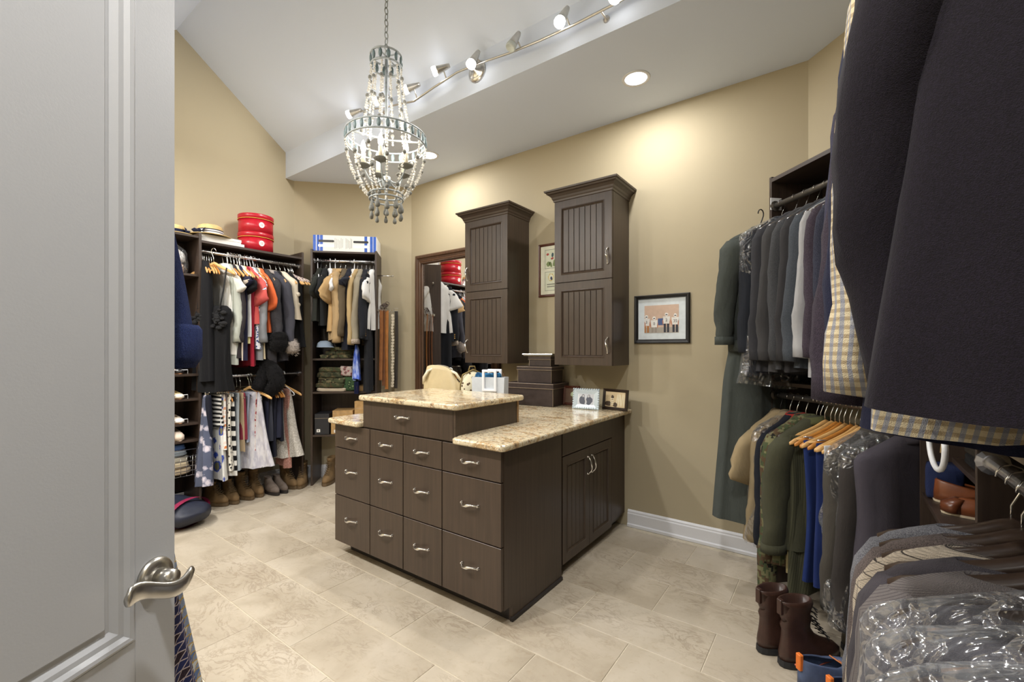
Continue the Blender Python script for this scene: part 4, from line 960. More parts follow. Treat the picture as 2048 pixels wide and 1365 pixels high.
# ---------------------------------------------------------------- left diagonal bay
def DLh(u, *a, **k): return hang('DL', u, 2.28, -.28, *a, **k)
hanger('white', fw('DL', .315, -.28, 2.28), PI/4+PI/2+.3, 'bare white plastic hanger in the corner closet bay')
DLh(.345, 'shirt', 'black-green short shirt at the end of the corner rod', 'shirt', K((46, 48, 44)), L=.62, hw=.2, sl='short', hk='black', short='black-green short shirt')
DLh(.395, 'shirt', 'black shirt in the corner closet bay', 'shirt', K((34, 36, 38)), L=.68, hw=.2, sl='short', hk='wire', short='black corner shirt')
DLh(.435, 'shirt', 'crisp white shirt beside the khaki uniform shirts', 'shirt', K((228, 228, 230)), L=.45, hw=.19, th=.02, sl='short', sleeve_len=.16, hk='white', short='crisp white shirt', jit=.3)
KH, KH2 = (176, 150, 112), (190, 158, 112)
DLh(.485, 'uniform_shirt', 'khaki long sleeved uniform shirt in the corner closet bay', 'shirt', K(KH), L=.82, hw=.21, th=.045, sl='long', sleeve_len=.66, wide=1.15, collar=K(KH), hk='white', short='khaki long sleeved shirt', jit=.25, placket=K(KH))
DLh(.535, 'uniform_shirt', 'tan short sleeved uniform shirt with a broad flared sleeve', 'shirt', K(KH2), L=.72, hw=.21, th=.04, sl='short', sleeve_len=.26, wide=1.5, collar=K(KH2), hk='amber', short='tan short sleeved shirt', jit=-.3)
DLh(.585, 'shirt', 'olive brown long shirt in the corner closet bay', 'shirt', K((100, 88, 70)), L=.84, hw=.2, th=.04, sl='long', wide=1.1, collar=K((100, 88, 70)), hk='amber', short='olive brown long shirt')
DLh(.635, 'dress', 'dark navy dress in the corner closet bay', 'dress', K((36, 38, 48)), L=.90, hw=.2, th=.04, sl='cap', hk='black', short='dark navy corner dress')
DLh(.672, 'top', 'white long top beside the khaki jacket', 'top', K((224, 224, 222)), L=.76, hw=.19, th=.016, hk='white', short='white long top')
DLh(.705, 'jacket', 'khaki light jacket in the corner closet bay', 'jacket', K((182, 158, 116)), L=.62, hw=.2, th=.025, sl='long', sleeve_len=.68, wide=.9, hk='amber', short='khaki light jacket', jit=-.15)
DLh(.745, 'sweater', 'grey-beige sweater with lacy cuffs', 'sweater', K((150, 142, 124)), L=.70, hw=.2, th=.035, sl='long', sleeve_len=.66, wide=1.1, cuff=K((186, 172, 158), 'lace', (150, 138, 126)), hk='wire', short='grey-beige sweater')
M['gold'] = flat('gold_button', (.8, .52, .2, 1), .25, 1, .1)
DLh(.792, 'blazer', 'black blazer with gold sleeve buttons', 'blazer', K((36, 38, 44)), L=.80, hw=.21, th=.04, sl='long', sleeve_len=.62, collar=K((36, 38, 44)), hk='amber', short='black gold-buttoned blazer', buttons=M['gold'])
DLh(.828, 'trousers', 'long black trousers hanging full length in the corner bay', 'trousers', K((34, 35, 39)), L=1.34, hw=.19, th=.035, flare=.05, kind='skirt', hk='clip', short='long black trousers')
DLh(.862, 'top', 'white tee next to the belt rack', 'top', K((228, 227, 224)), L=.70, hw=.19, th=.028, sl='short', sleeve_len=.24, hk='wood', short='white tee by the belt rack', jit=-.2)
t = DLh(.715, 'scarf', 'blue tie-dyed scarf with a dark fringe', 'scarf', K((66, 96, 196), 'tiedye', (164, 180, 226)), L=1.24, hw=.055, th=.02, flare=.3, kind='skirt', top=.86, hk=None, fold=.02, nf=2, buttons=None)
t.location = fw('DL', .72, -.40, 2.28)
fr = MB(); rr = random.Random(4)
for i in range(40):
    x = rr.uniform(-.07, .07); y = rr.uniform(-.02, .02); fr.tube([(x, y, -1.23), (x*1.05, y, -1.29), (x*1.08+rr.uniform(-.004, .004), y, -1.35)], .0018, 4)
o = fr.build('fringe', K((28, 34, 70)), t); o['kind'] = 'stuff'
# ---------------------------------------------------------------- right diagonal, upper rod
def RU(u, *a, **k): return hang('DR', u, 2.212, -.332, *a, **k)
def RL(u, *a, **k): return hang('DR', u, 1.107, -.332, *a, **k)
JS = K((82, 87, 83), bump=.45)
t = hang('DR', .055, 2.19, -.372, 'flight_suit', 'dark grey-green one-piece flight suit with rolled cuffs at the end of the rod', 'jumpsuit', JS, L=1.80, hw=.25, th=.06, flare=.2, fold=.034, nf=2.4, sl='long', sleeve_len=.60, wide=1.15, sl_out=.055, cuff=JS, collar=JS, hk='black', jit=.23, cinch=(-.76, .16), short='grey-green flight suit')
MB().loft([[((.226+o)*sg(math.cos(2*PI*k/28), .72), (.074+o)*sg(math.sin(2*PI*k/28), .8), z) for k in range(28)] for o, z in ((-.004, -.80), (.008, -.80), (.010, -.76), (.008, -.735), (-.004, -.735))], False, False).build('waist_belt', JS, t, True)
MB().box(-.22, -.085, -1.50, -.08, -.062, -1.28).build('leg_pocket', JS, t, bevel=.006)
hdk = [('charcoal', (58, 58, 62), None), ('dark grey', (68, 67, 68), None), ('slate', (62, 63, 66), 'tweed'), ('iron grey', (56, 55, 57), None), ('blue-grey', (66, 71, 78), 'tweed')]
RU(.175, 'suit_jacket', 'charcoal suit jacket inside a clear dry-cleaning bag beside the flight suit', 'jacket', K((46, 49, 56)), L=.98, hw=.225, th=.045, sl='long', sleeve_len=.68, collar=K((46, 49, 56)), hk='suit', short='bagged charcoal jacket by the flight suit', cover=1.04, buttons=M['white'], jit=.06)
for i, (u, L) in enumerate(((.275, .97), (.345, .96), (.415, .95), (.475, .95), (.535, .94))):
    nm, c, pt = hdk[i]
    RU(u, 'suit_jacket', ['charcoal suit jacket just past the bagged jacket', 'dark grey suit jacket second past the bagged jacket', 'slate tweed jacket on the upper corner rod', 'iron grey suit jacket on the upper corner rod', 'blue-grey flecked jacket before the pale grey one'][i], 'jacket', K(c, pt, tuple(x+16 for x in c) if pt else None), L=L, hw=.225, th=.034, sl='long', sleeve_len=.72, wide=1.05, collar=K(c, pt, tuple(x+16 for x in c) if pt else None), hk='suit', short='%s corner jacket' % nm, jit=.06, fold=.014)
RU(.588, 'suit_jacket', 'pale grey jacket on the upper corner rod', 'jacket', K((176, 176, 178)), L=.96, hw=.225, th=.02, sl='long', sleeve_len=.7, hk='suit', short='pale grey corner jacket', jit=.06)
for i, (u, c, lab) in enumerate(((.635, (58, 50, 60), 'plum tweed jacket on the upper corner rod'), (.69, (44, 46, 60), 'dull navy jacket behind the plum tweed jacket'), (.75, (96, 84, 82), 'brown-grey jacket towards the inner upper corner'), (.81, (58, 58, 64), 'graphite jacket in the inner upper corner'))):
    RU(u, 'suit_jacket', lab, 'jacket', K(c, 'tweed', tuple(x+22 for x in c)), L=.97, hw=.225, th=.03, sl='long', sleeve_len=.70, hk='suit', short=lab, jit=.06)
# lower rod
TAN = (158, 140, 108)
RL(.165, 'uniform_shirt', 'tan short sleeved uniform shirt at the wall end of the lower corner rod', 'shirt', K(TAN), L=.80, hw=.235, th=.05, sl='short', sleeve_len=.30, wide=1.35, collar=K(TAN), hk='black', short='tan shirt at the wall end', jit=.22, flare=.08, placket=K(TAN))
RL(.235, 'uniform_shirt', 'tan long shirt in plastic on the lower corner rod', 'shirt', K((146, 130, 102)), L=.82, hw=.225, th=.03, sl='long', collar=K((146, 130, 102)), hk='suit', short='bagged tan long shirt', cover=.78, jit=.15)
t = RL(.285, 'dress_jacket', 'dark uniform jacket with red piping on the lower corner rod', 'jacket', K((34, 36, 44)), L=.78, hw=.225, th=.028, sl='long', sleeve_len=.6, collar=K((172, 52, 44)), hk='suit', short='dark red-piped jacket', jit=.12)
CAM = K((118, 116, 84), 'camo', (74, 84, 58), (88, 70, 52), s=.045)
RL(.345, 'camouflage_jacket', 'green digital camouflage jacket on the lower corner rod', 'jacket', CAM, L=.84, hw=.23, th=.045, sl='long', sleeve_len=.84, wide=1.0, collar=CAM, hk='suit', short='camouflage jacket', jit=.08, sl_out=.03)
RL(.415, 'uniform_jacket', 'olive uniform jacket with cuffed sleeves on the lower corner rod', 'jacket', K((74, 74, 58)), L=.74, hw=.23, th=.045, sl='long', sleeve_len=.58, wide=1.3, collar=K((92, 94, 62)), cuff=K((74, 74, 58)), hk='suit', short='olive uniform jacket', jit=.05)
RL(.465, 'trousers', 'olive ribbed trousers beside the olive jacket', 'trousers', K((80, 80, 62), 'vstripe', (62, 62, 48), s=.012), L=.96, hw=.2, th=.022, flare=0, kind='fold', hk='wood', short='olive ribbed trousers', top=.14)
RL(.44, 'trousers', 'light olive-tan trousers hanging under the olive jacket', 'trousers', K((140, 128, 92)), L=.86, hw=.2, th=.016, flare=0, kind='fold', hk='wood', short='light olive-tan trousers', top=.14)
for i, u in enumerate((.50, .525, .55, .575, .605, .635, .66, .685, .71)):
    hanger('amber' if i in (1, 2, 4) else 'wood', fw('DR', u, -.332, 1.107), -PI/4+PI/2+.04*(i % 3)-.02, ('bare amber wooden hanger between the olive and navy trousers' if i in (1, 2, 4) else 'bare pale wooden hanger on the lower corner rod by the navy trousers'), 'bare amber hangers on the lower corner rod' if i in (1, 2, 4) else 'bare pale hangers on the lower corner rod', bar=True)
RL(.56, 'trousers', 'bright navy trousers folded on the lower corner rod', 'trousers', K((36, 52, 104)), L=.86, hw=.2, th=.03, flare=0.02, kind='fold', hk=None, top=.145, nf=2)
RL(.625, 'trousers', 'second bright navy trousers next to the white shirt', 'trousers', K((34, 48, 98)), L=.84, hw=.2, th=.026, flare=0.02, kind='fold', hk=None, top=.145, nf=2)
RL(.672, 'shirt', 'white shirt peeking out beside the navy trousers', 'shirt', K((220, 222, 226)), L=.66, hw=.21, th=.015, kind='fold', hk=None, top=.145, flare=0)
GB = (76, 72, 66)
RL(.735, 'suit_jacket', 'dark brown-grey jacket in plastic past the bare hangers', 'jacket', K(GB), L=.82, hw=.225, th=.034, sl='long', sleeve_len=.7, collar=K(GB), hk='wood', short='bagged brown-grey jacket', cover=.86, jit=.05)
RL(.805, 'suit_jacket', 'black-brown jacket in plastic next to the slate vest', 'jacket', K((58, 54, 52)), L=.88, hw=.225, th=.034, sl='long', sleeve_len=.74, collar=K((58, 54, 52)), hk='wood', short='bagged black-brown jacket', cover=.92, jit=.05)
RL(.90, 'tailcoat', 'slate grey piped coat hanging face on at the inner end of the lower corner rod', 'coat', K((74, 70, 78)), L=.74, hw=.245, th=.05, collar=K((74, 70, 78)), hk='black', short='slate grey piped coat', jit=-.15, fold=.01)
# ---------------------------------------------------------------- right wall
def WU(Y, *a, **k): return hang('R', -Y, 2.21, -.325, *a, **k)
def WL(Y, *a, **k): return hang('R', -Y, 1.107, -.325, *a, **k)
PUR = (46, 40, 54)
t = WU(.80, 'overcoat', 'dark purple wool overcoat filling the near end of the upper right rod', 'coat', K((24, 20, 24), 'tweed', (30, 25, 33), bump=.14), L=.915, hw=.203, th=.06, flare=.27, fold=.012, nf=1.6, sl='long', sleeve_len=.74, wide=1.15, sl_out=.10, bend=-.075, fwd=.07, collar=K((24, 20, 24)), hk='suit', short='dark purple wool overcoat', jit=.0)
CHK = K((206, 190, 156), 'gingham', (104, 122, 152), (138, 116, 84), s=.015)
WU(.97, 'check_jacket', 'cream and blue checked sports jacket behind the purple overcoat', 'jacket', CHK, L=.965, hw=.235, th=.05, sl='long', sleeve_len=.74, wide=1.1, sl_out=.035, bend=.02, collar=CHK, hk='suit', short='cream and blue checked jacket', jit=0)
WU(1.09, 'jacket', 'deep navy jacket between the two checked jackets', 'jacket', K((36, 38, 58)), L=1.0, hw=.245, th=.035, sl='long', sleeve_len=.74, hk='suit', short='deep navy jacket', jit=0)
WU(1.17, 'check_jacket', 'pale blue and cream checked jacket on the upper right rod', 'jacket', K((204, 204, 198), 'gingham', (112, 136, 170), (150, 140, 112), s=.014), L=.93, hw=.235, th=.035, sl='long', sleeve_len=.74, wide=1.0, sl_out=.03, hk='suit', short='pale blue checked jacket', jit=0)
WU(1.27, 'jacket', 'mauve wool jacket on the upper right rod', 'jacket', K((48, 42, 50), 'tweed', (64, 55, 66)), L=.96, hw=.245, th=.04, sl='long', sleeve_len=.78, wide=1.1, sl_out=.045, bend=.035, hk='suit', short='mauve wool jacket', jit=0)
WU(1.38, 'jacket', 'indigo wool jacket next to the corner on the upper right rod', 'jacket', K((48, 48, 66), 'tweed', (64, 62, 84)), L=.94, hw=.255, th=.04, sl='long', sleeve_len=.76, wide=1.1, hk='suit', short='indigo wool jacket', jit=0)
WU(1.47, 'check_jacket', 'brown houndstooth jacket at the corner end of the upper right rod', 'jacket', K((190, 158, 112), 'houndstooth', (58, 44, 34), s=.014), L=1.02, hw=.23, th=.03, sl='long', sleeve_len=.7, hk='suit', short='brown houndstooth jacket', jit=0)
sw = [('grey herringbone', (116, 116, 120), 'tweed', (84, 84, 90), None), ('brown tweed', (98, 88, 84), 'tweed', (72, 64, 62), None), ('beige glen check', (172, 160, 142), 'glen', (112, 104, 96), (60, 54, 50)), ('charcoal', (66, 62, 66), None, None, None), ('grey-brown pinstriped', (104, 98, 96), 'vstripe', (84, 78, 78), None)]
for i, (nm, c, pt, c2, c3) in enumerate(sw):
    m = K(c, pt, c2, c3, s=.03 if pt == 'glen' else .012)
    WL(1.36-i*.066, 'suit_jacket', '%s suit jacket on the lower right rod' % nm, 'jacket', m, L=.84, hw=.22, th=.034, sl='long', sleeve_len=.64, neck=.115, hk='suit', short='%s suit jacket' % nm, jit=0, fold=.008)
for i, (Y, c, nm) in enumerate(((.965, (92, 90, 94), 'mid grey'), (.87, (78, 76, 80), 'dim grey'), (.77, (70, 66, 70), 'smoky grey'))):
    WL(Y, 'suit_jacket', '%s suit jacket under shiny plastic on the lower right rod' % nm, 'jacket', K(c), L=.84, hw=.22, th=.042, sl='long', sleeve_len=.64, neck=.11, hk='suit', short='%s bagged suit jacket' % nm, jit=0, cover=.88)
WL(.66, 'suit_jacket', 'light silver-grey jacket at the near end of the lower right rod', 'jacket', K((150, 152, 160)), L=.84, hw=.21, th=.045, sl='long', sleeve_len=.64, hk='suit', short='light silver-grey jacket', jit=0)
# ---------------------------------------------------------------- on the back of the door
dx, dy = math.cos(DA), math.sin(DA)
def door_pt(s, out, z): return (-.614+dx*s-dy*out, -.487+dy*s+dx*out, z)
hk = thing('door_hook', 'metal hook on the far side of the open door', 'hook', door_pt(.70, T, 1.99), DA)
bx('plate', M['nickel'], (-.02, 0, -.04), (.02, .004, .04), hk, .001); MB().tube([(0, .002, .01), (0, .04, 0), (0, .055, .02)], .005, 8).build('prong', M['nickel'], hk, True)
RB = K((34, 48, 96), 'tweed', (46, 62, 116), bump=.6)
robe = thing('bathrobe', 'navy blue terry bathrobe hanging behind the open door', 'bathrobe', door_pt(.70, .125, 2.03), DA)
MB().loft(body_rings('top', .19, .07, 1.12, .1, .02, 900), True, False, uv=True).build('body', RB, robe, True)
for sx in (-1, 1):
    rg = []
    for i in range(13):
        q = i/12; rg.append([(sx*lerp(.205, .270, q)+lerp(.048, .092, q)*math.cos(2*PI*k/16), lerp(.035, .07, q)*math.sin(2*PI*k/16)*(1+.06*math.sin(9*q+k)), -.13-.56*q) for k in range(16)])
    so = MB().loft(rg, True, True, uv=True).build('sleeve', RB, robe, True)
    zc = -.69; cx = sx*.274
    MB().loft([[(cx+r*math.cos(2*PI*k/16), r*.8*math.sin(2*PI*k/16), z) for k in range(16)] for r, z in ((.06, zc+.02), (.08, zc-.01), (.094, zc+.015), (.094, zc+.075), (.086, zc+.085))], True, True).build('turned_cuff', RB, so, True)
PL1 = K((52, 40, 48), 'plaid', (40, 50, 96), (186, 170, 166), s=.04); PL2 = K((206, 208, 206), 'plaid', (60, 96, 150), (196, 160, 70), s=.045)
for k, (s, out, m, lab, L, hw) in enumerate(((.90, .068, PL1, 'dark red and blue plaid flannel trousers behind the door', .80, .055), (.955, .115, PL2, 'light blue and yellow plaid trousers behind the door', .80, .05))):
    g = MB().loft(body_rings('skirt', hw, .022, L, 2.8, .012, 950+k, 4, top=.02), True, False, uv=True).build('plaid_trousers', m, None, True, loc=door_pt(s, out, .98), rot=(0, 0, DA)); tag(g, lab, 'trousers')
hk2 = thing('door_hook', 'low metal hook for the plaid trousers on the far side of the door', 'hook', door_pt(.87, T, .96), DA)
bx('plate', M['nickel'], (-.02, 0, -.03), (.02, .004, .03), hk2, .001); MB().tube([(0, .002, .01), (0, .10, -.0), (0, .13, .02)], .005, 8).build('prong', M['nickel'], hk2, True)
# ================================================================ shoes
def oring(L, y0, y1, hw, z, n=22, toe=.8):
    r = []
    for k in range(n):
        a = 2*PI*k/n; c, s = math.cos(a), math.sin(a); y = lerp(y1, y0, (c+1)/2)
        w = hw*(1-.16*max(0, c)-(1-toe)*max(0, -c)**3); r.append((w*sg(s, .82), y, z))
    return r
def boot(label, loc, rz, upper, sole, H=.28, L=.29, W=.108, laces=None, loop=None, group=None, slouch=0, name='boot', tilt=None):
    t = thing(name, label, 'boot', loc, rz, group); h = L/2
    if tilt: t.rotation_euler = (tilt[0], tilt[1], rz)
    MB().loft([oring(L, h, -h, W/2*.96, 0), oring(L, h+.004, -h-.004, W/2+.003, .006), oring(L, h+.003, -h-.003, W/2+.002, .03), oring(L, h-.01, -h+.01, W/2-.01, .031)]).build('sole', sole, t)
    P = [(.028, h, -h, 1), (.055, h+.001, -h+.002, .99), (.078, h-.002, -h+.03, .9), (.098, h-.006, -h+.085, .78), (.125, h-.010, -h+.13, .68), (.155, h-.012, -h+.152, .64)]
    for i in range(1, 7):
        f = i/6; P.append((lerp(.155, H, f), h-.012+.010*f+slouch*math.sin(i*2.4), -h+.155-.012*f+slouch*math.sin(i*2.1+1), .64+.10*f+(slouch*3 if i % 2 else 0)))
    rings = [oring(L, a, b, W/2*k, z) for z, a, b, k in P]
    z, a, b, k = P[-1]
    rings += [oring(L, a-.005, b+.005, W/2*k-.005, z), oring(L, a-.008, b+.008, W/2*k-.008, z-.07), oring(L, a-.02, b+.02, W/2*k-.02, z-.10)]
    u = MB().loft(rings, True, True).build('upper', upper, t, True)
    if laces:
        lb = MB()
        for i in range(7):
            f = i/6; z = lerp(.10, H*.8, f); y = lerp(-h+.075, -h+.138, min(1, f*1.6))-.006
            lb.tube([(-.028, y+.006, z), (0, y-.004, z+.006), (.028, y+.006, z+.012)], .0025, 5); lb.tube([(.028, y+.006, z), (0, y-.004, z+.006), (-.028, y+.006, z+.012)], .0025, 5)
        lb.build('laces', laces, t, True)
    if loop: MB().box(-.012, h-.012, H-.06, .012, h+.008, H+.006).build('pull_loop', loop, t, bevel=.003)
    return t
def low_shoe(label, loc, rz, upper, insole, L=.25, W=.085, H=.05, group=None, sole=None, toecap=None, name='flat_shoe', heel=0, tilt=0):
    t = thing(name, label, 'shoe', loc, rz, group); h = L/2; t.rotation_euler = (tilt, 0, rz)
    MB().loft([oring(L, h, -h, W/2, 0, toe=.55), oring(L, h+.002, -h-.002, W/2+.002, .008, toe=.55)]).build('sole', sole or insole, t)
    n = 22; r0 = oring(L, h, -h, W/2, .007, toe=.55); r1 = oring(L, h, -h+.004, W/2*.98, H*.55, toe=.55); r2 = oring(L, h-.004, -h+L*.18, W/2*.84, H*.95); r3 = oring(L, h-.008, -h+L*.33, W/2*.72, H*1.0)
    r2 = [(x, y, z+max(0, y/h)*H*.35) for x, y, z in r2]; r3 = [(x, y, z+max(0, y/h)*H*.4) for x, y, z in r3]
    r4 = [(x*.94, y*.97+.002, z-.006) for x, y, z in r3]
    MB().loft([r0, r1, r2, r3, r4], True, False).build('upper', upper, t, True)
    MB().loft([oring(L, h-.01, -h+.02, W/2*.86, .012), oring(L, h-.01, -h+.02, W/2*.86, .018)]).build('insole', insole, t)
    if toecap: MB().loft([oring(L, -h+.055, -h-.003, W/2*.80, .01, toe=.6), oring(L, -h+.055, -h-.002, W/2*.78, H*.6, toe=.6), oring(L, -h+.06, -h+.03, W/2*.5, H*.9)]).build('toe_cap', toecap, t, True)
    if heel: MB().loft([oring(L, h, h-.06, W/2*.7, -heel), oring(L, h, h-.065, W/2*.8, .004)]).build('heel', sole or insole, t)
    return t
LE = lambda n, c, r=.45: flat(n, C(*c), r, 0, .18, 25, .25, 60)
rzL = PI/2
def shelf_pair(z, lab, um, im, capm=None, us=(1.22, 1.325), H=.05, tilt=0, wire=True):
    for i, u in enumerate(us): low_shoe(lab, fw('L', u, -.235, z+.001), rzL+(.06 if i else -.04), um, im, H=H, toecap=capm, group=lab)
    if wire:
        w = MB().tube([(u_, y, zz) for u_, y, zz in ((us[0]-.93-.06, -.345, z), (us[0]-.93-.06, -.345, z+.035), (us[1]-.93+.06, -.345, z+.035), (us[1]-.93+.06, -.345, z))], .003, 6)
        w.build('shoe_stop', M['hwhite'], st, True)
NUDE = LE('nude_leather', (206, 170, 140)); IN = LE('insole_tan', (168, 124, 92), .7)
shelf_pair(1.364, 'black and silver sparkling shoe on the highest filled shoe shelf', LE('black_sparkle', (46, 44, 48), .2), LE('dark_insole', (60, 52, 50)))
shelf_pair(1.169, 'nude slingback shoe with a black toe cap', NUDE, IN, LE('black_toe', (30, 28, 30), .3))
shelf_pair(.963, 'pale yellow pointed flat shoe with a cream toe', LE('straw_leather', (206, 184, 130)), IN, LE('cream_toe', (228, 218, 200), .35))
shelf_pair(.761, 'white and tan round-toed flat shoe', LE('ivory_leather', (224, 210, 190)), IN, LE('white_toe', (236, 232, 226), .35))
shelf_pair(.619, 'plain cream clog on the lowest shoe shelf', LE('cream_suede', (226, 208, 190), .7), LE('cream_suede', (1, 1, 1)), LE('cream_suede', (1, 1, 1)), H=.075, wire=False)
BR, BRS = LE('tan_suede', (112, 88, 56), .85), LE('tan_sole', (92, 74, 50), .7)
grp = 'tan combat boots under the clothes'
BOOTS = [(-4.44, 1.62, 1.9, .20, 'slumped tan combat boot nearest the navy duffel bag'), (-4.42, 1.73, 1.6, .20, 'slumped tan combat boot second from the navy duffel bag'), (-4.43, 1.85, 1.7, .24, 'tan combat boot in front of the banded skirt'), (-4.44, 1.96, 1.5, .24, 'tan combat boot beside the grey ankle boots'),
         (-4.42, 2.26, 1.6, .24, 'tan combat boot behind the pink lace slip'), (-4.36, 2.37, .9, .22, 'tan combat boot turned sideways under the lace skirt'), (-4.22, 2.58, .7, .25, 'upright tan combat boot under the corner shelves')]
for x, y, r, H, lab in BOOTS: boot(lab, (x, y, 0), r, BR, BRS, H=H, slouch=.008, laces=LE('tan_lace', (96, 78, 52), .9), group=grp)
GS = LE('grey_suede', (112, 100, 92), .9)
for y, lab in ((2.06, 'grey suede ankle boot next to the tan boots'), (2.14, 'grey suede ankle boot by the closet end panel')): boot(lab, (-4.34, y, 0), PI/2+.05, GS, M['kick'], H=.15, L=.24, W=.08, group='grey suede ankle boots', name='ankle_boot')
BB, BS, LC_ = LE('brown_boot_leather', (60, 40, 33), .34), flat('black_rubber', C(34, 34, 36), .7), flat('black_lace', C(26, 22, 22), .8)
boot('brown leather lace-up boot standing nearer the back wall', (-.19, 2.395, 0), -PI/4+PI+.12, BB, BS, H=.285, L=.30, W=.112, laces=LC_, loop=BB, group='brown leather boots', slouch=.007)
boot('brown leather lace-up boot standing beside the blue trainer', (-.095, 2.345, 0), -PI/4+PI+.05, BB, BS, H=.285, L=.30, W=.112, laces=LC_, loop=BB, group='brown leather boots', slouch=.007)
bl_ = LE('blue_mesh', (72, 84, 112), .7)
for i, (x, y) in enumerate(((-.015, 2.24), (.085, 2.16))):
    t = low_shoe('blue trainer with orange heel tab beside the brown boots' if i == 0 else 'blue trainer under the bagged suits', (x, y, .004), -PI/4+PI, bl_, LE('trainer_lining', (96, 112, 128), .8), L=.30, W=.105, H=.085, sole=LE('trainer_sole', (160, 164, 170), .6), name='trainer', group='blue trainers')
    bx('heel_tab', flat('orange_tab', C(214, 112, 40), .6), (-.012, .138, .07), (.012, .156, .135), t, .003)
    MB().tube([(-.03, -.06, .07), (.0, -.065, .082), (.03, -.05, .078), (-.03, -.035, .084), (.03, -.02, .09)], .003, 5).build('laces', LE('orange_lace', (200, 120, 70), .8), t, True)
    MB().tube([(.053, .12, .05), (.055, .04, .03), (.05, -.05, .05)], .004, 5).build('side_stripe', LE('coral_trim', (196, 104, 84), .6), t, True)
boot('dark olive boot far under the hanging uniforms', (.13, 2.62, 0), -PI/4+PI, LE('olive_boot', (72, 64, 50), .8), BS, H=.2, group='boots under the uniforms')
boot('black-brown boot far under the bagged jackets', (.22, 2.45, 0), -PI/4+PI, LE('dark_boot', (50, 40, 36), .6), BS, H=.2, group='boots under the uniforms')
# right cubbies
cg = LE('cognac_brogue', (118, 66, 38), .3)
for i, u in enumerate((-2.27, -2.14)):
    low_shoe('cognac brogue shoe with its toe out in the cubby beside the suits' if i else 'cognac brogue shoe with its heel out in the cubby', fw('R', u, -.19, .8045), FR['R'][1]+(0 if i else PI)+(.1 if i else -.1), cg, LE('brogue_insole', (222, 206, 178), .6), L=.27, W=.095, H=.062, group='cognac brogues', name='brogue_shoe', toecap=LE('brogue_cap', (98, 54, 32), .3))
def folded(label, loc, rz, w, d, h, m, cat='folded clothes', name='folded_garment', seed=0, group=None):
    rr = random.Random(seed); rings = []; p = rr.uniform(0, 6)
    for z, k in ((0, .90), (h*.12, .985), (h*.35, 1.0), (h*.5, .97), (h*.65, 1.0), (h*.88, .985), (h, .90)):
        rings.append([(w/2*k*sg(math.cos(a), .35)+.006*math.sin(3*a+p+z*60), d/2*k*sg(math.sin(a), .35)+.006*math.sin(4*a+p), z+.004*math.sin(2*a+p)) for a in [2*PI*i/32 for i in range(32)]])
    o = MB().loft(rings, True, True, uv=True).build(name, m, None, True, loc=loc, rot=(0, 0, rz)); return tag(o, label, cat, group)
for i, (lab, c) in enumerate((('black folded sweater at the bottom of the cubby stack', (28, 28, 30)), ('dark brown folded sweater in the cubby stack', (52, 46, 38)), ('black folded trousers on the cubby stack', (24, 24, 28)))):
    folded(lab, fw('R', -2.18, -.14, .9555+.040*i), FR['R'][1], .30, .20, .040, K(c), seed=i)
o = folded('small navy knitted sock bundle on the cubby shelf', fw('R', -2.335, -.29, .8045), FR['R'][1], .09, .10, .13, K((44, 54, 92)), 'socks', 'sock_bundle', 9)
hb = thing('braided_cap', 'navy cap with a braided cord tassel beside the slate coat', 'cap', fw('R', -2.25, -.20, 1.0765), FR['R'][1])
MB().lathe([(0, 0), (.085, 0), (.09, .02), (.085, .06), (.05, .085), (0, .09)], n=20).build('crown', K((40, 46, 84)), hb, True)
MB().lathe([(.0, .002), (.091, .002), (.093, .02), (.091, .035), (0, .035)], n=20).build('band', LE('cap_tan', (176, 142, 96), .7), hb, True)
MB().tube([(-.02, -.09, .03), (-.025, -.1, 0), (-.02, -.1, -.05), (-.024, -.1, -.09)], [.005, .006, .005, .008], 6).build('tassel', LE('braid', (190, 160, 110), .8), hb, True)
tb = thing('plastic_tub', 'clear plastic tub on the top cubby shelf', 'tub', fw('R', -1.88, -.16, .9555), FR['R'][1])
MB().loft([[(w_*sg(math.cos(2*PI*k/24), .5), w_*.7*sg(math.sin(2*PI*k/24), .5), z) for k in range(24)] for w_, z in ((.10, 0), (.12, .10), (.122, .10), (.117, .098), (.097, .004))], True, True).build('body', M['plastic'], tb, True)
wh = thing('white_hose', 'white plastic hose looping down in front of the shoe cubbies', 'hose', fw('R', -1.80, -.37, 1.15), FR['R'][1])
MB().tube([(.10*math.cos(a)*1.3, -.01, -.055+.085*math.sin(a)*.9) for a in [PI*1.95-PI*1.7*i/20+PI*.15 for i in range(21)]][::-1], .0075, 8).build('loop', M['hwhite'], wh, True)
MB().box(-.16, -.006, .0, .12, .03, .02).build('clip_bar', M['hwhite'], wh, bevel=.004)
# duffel
df = thing('duffel_bag', 'navy nylon duffel bag with a magenta stripe on the floor by the shoe tower', 'bag', (-4.16, 1.24, 0), .5)
NV = flat('navy_nylon', C(24, 29, 46), .55, 0, .25, 18, .9, 16)
rings = []
for i in range(15):
    t = i/14*2-1; k = (1-abs(t)**3.0)**.5*.95+.05
    rings.append([(t*.26, .18*k*math.cos(a)*(1+.08*math.sin(5*t+3*a)), .118+.116*k*math.sin(a)*(1+.1*math.sin(3*a+5*t)) - (.03*k*max(0, math.sin(a))*(1+t))) for a in [2*PI*j/22 for j in range(22)]])
MB().loft(rings).build('body', NV, df, True)
MB().loft([[(x, .186*math.cos(a), .116+.116*math.sin(a)-.02*max(0, math.sin(a))) for a in [2*PI*j/24 for j in range(24)]] for x in (.095, .10, .135, .14)], False, False).build('stripe', flat('magenta_nylon', C(132, 28, 66), .5), df, True)
MB().tube([(-.12, -.08, .25), (-.1, -.12, .30), (.02, -.14, .305), (.06, -.1, .25)], .009, 8).build('handle', NV, df, True)
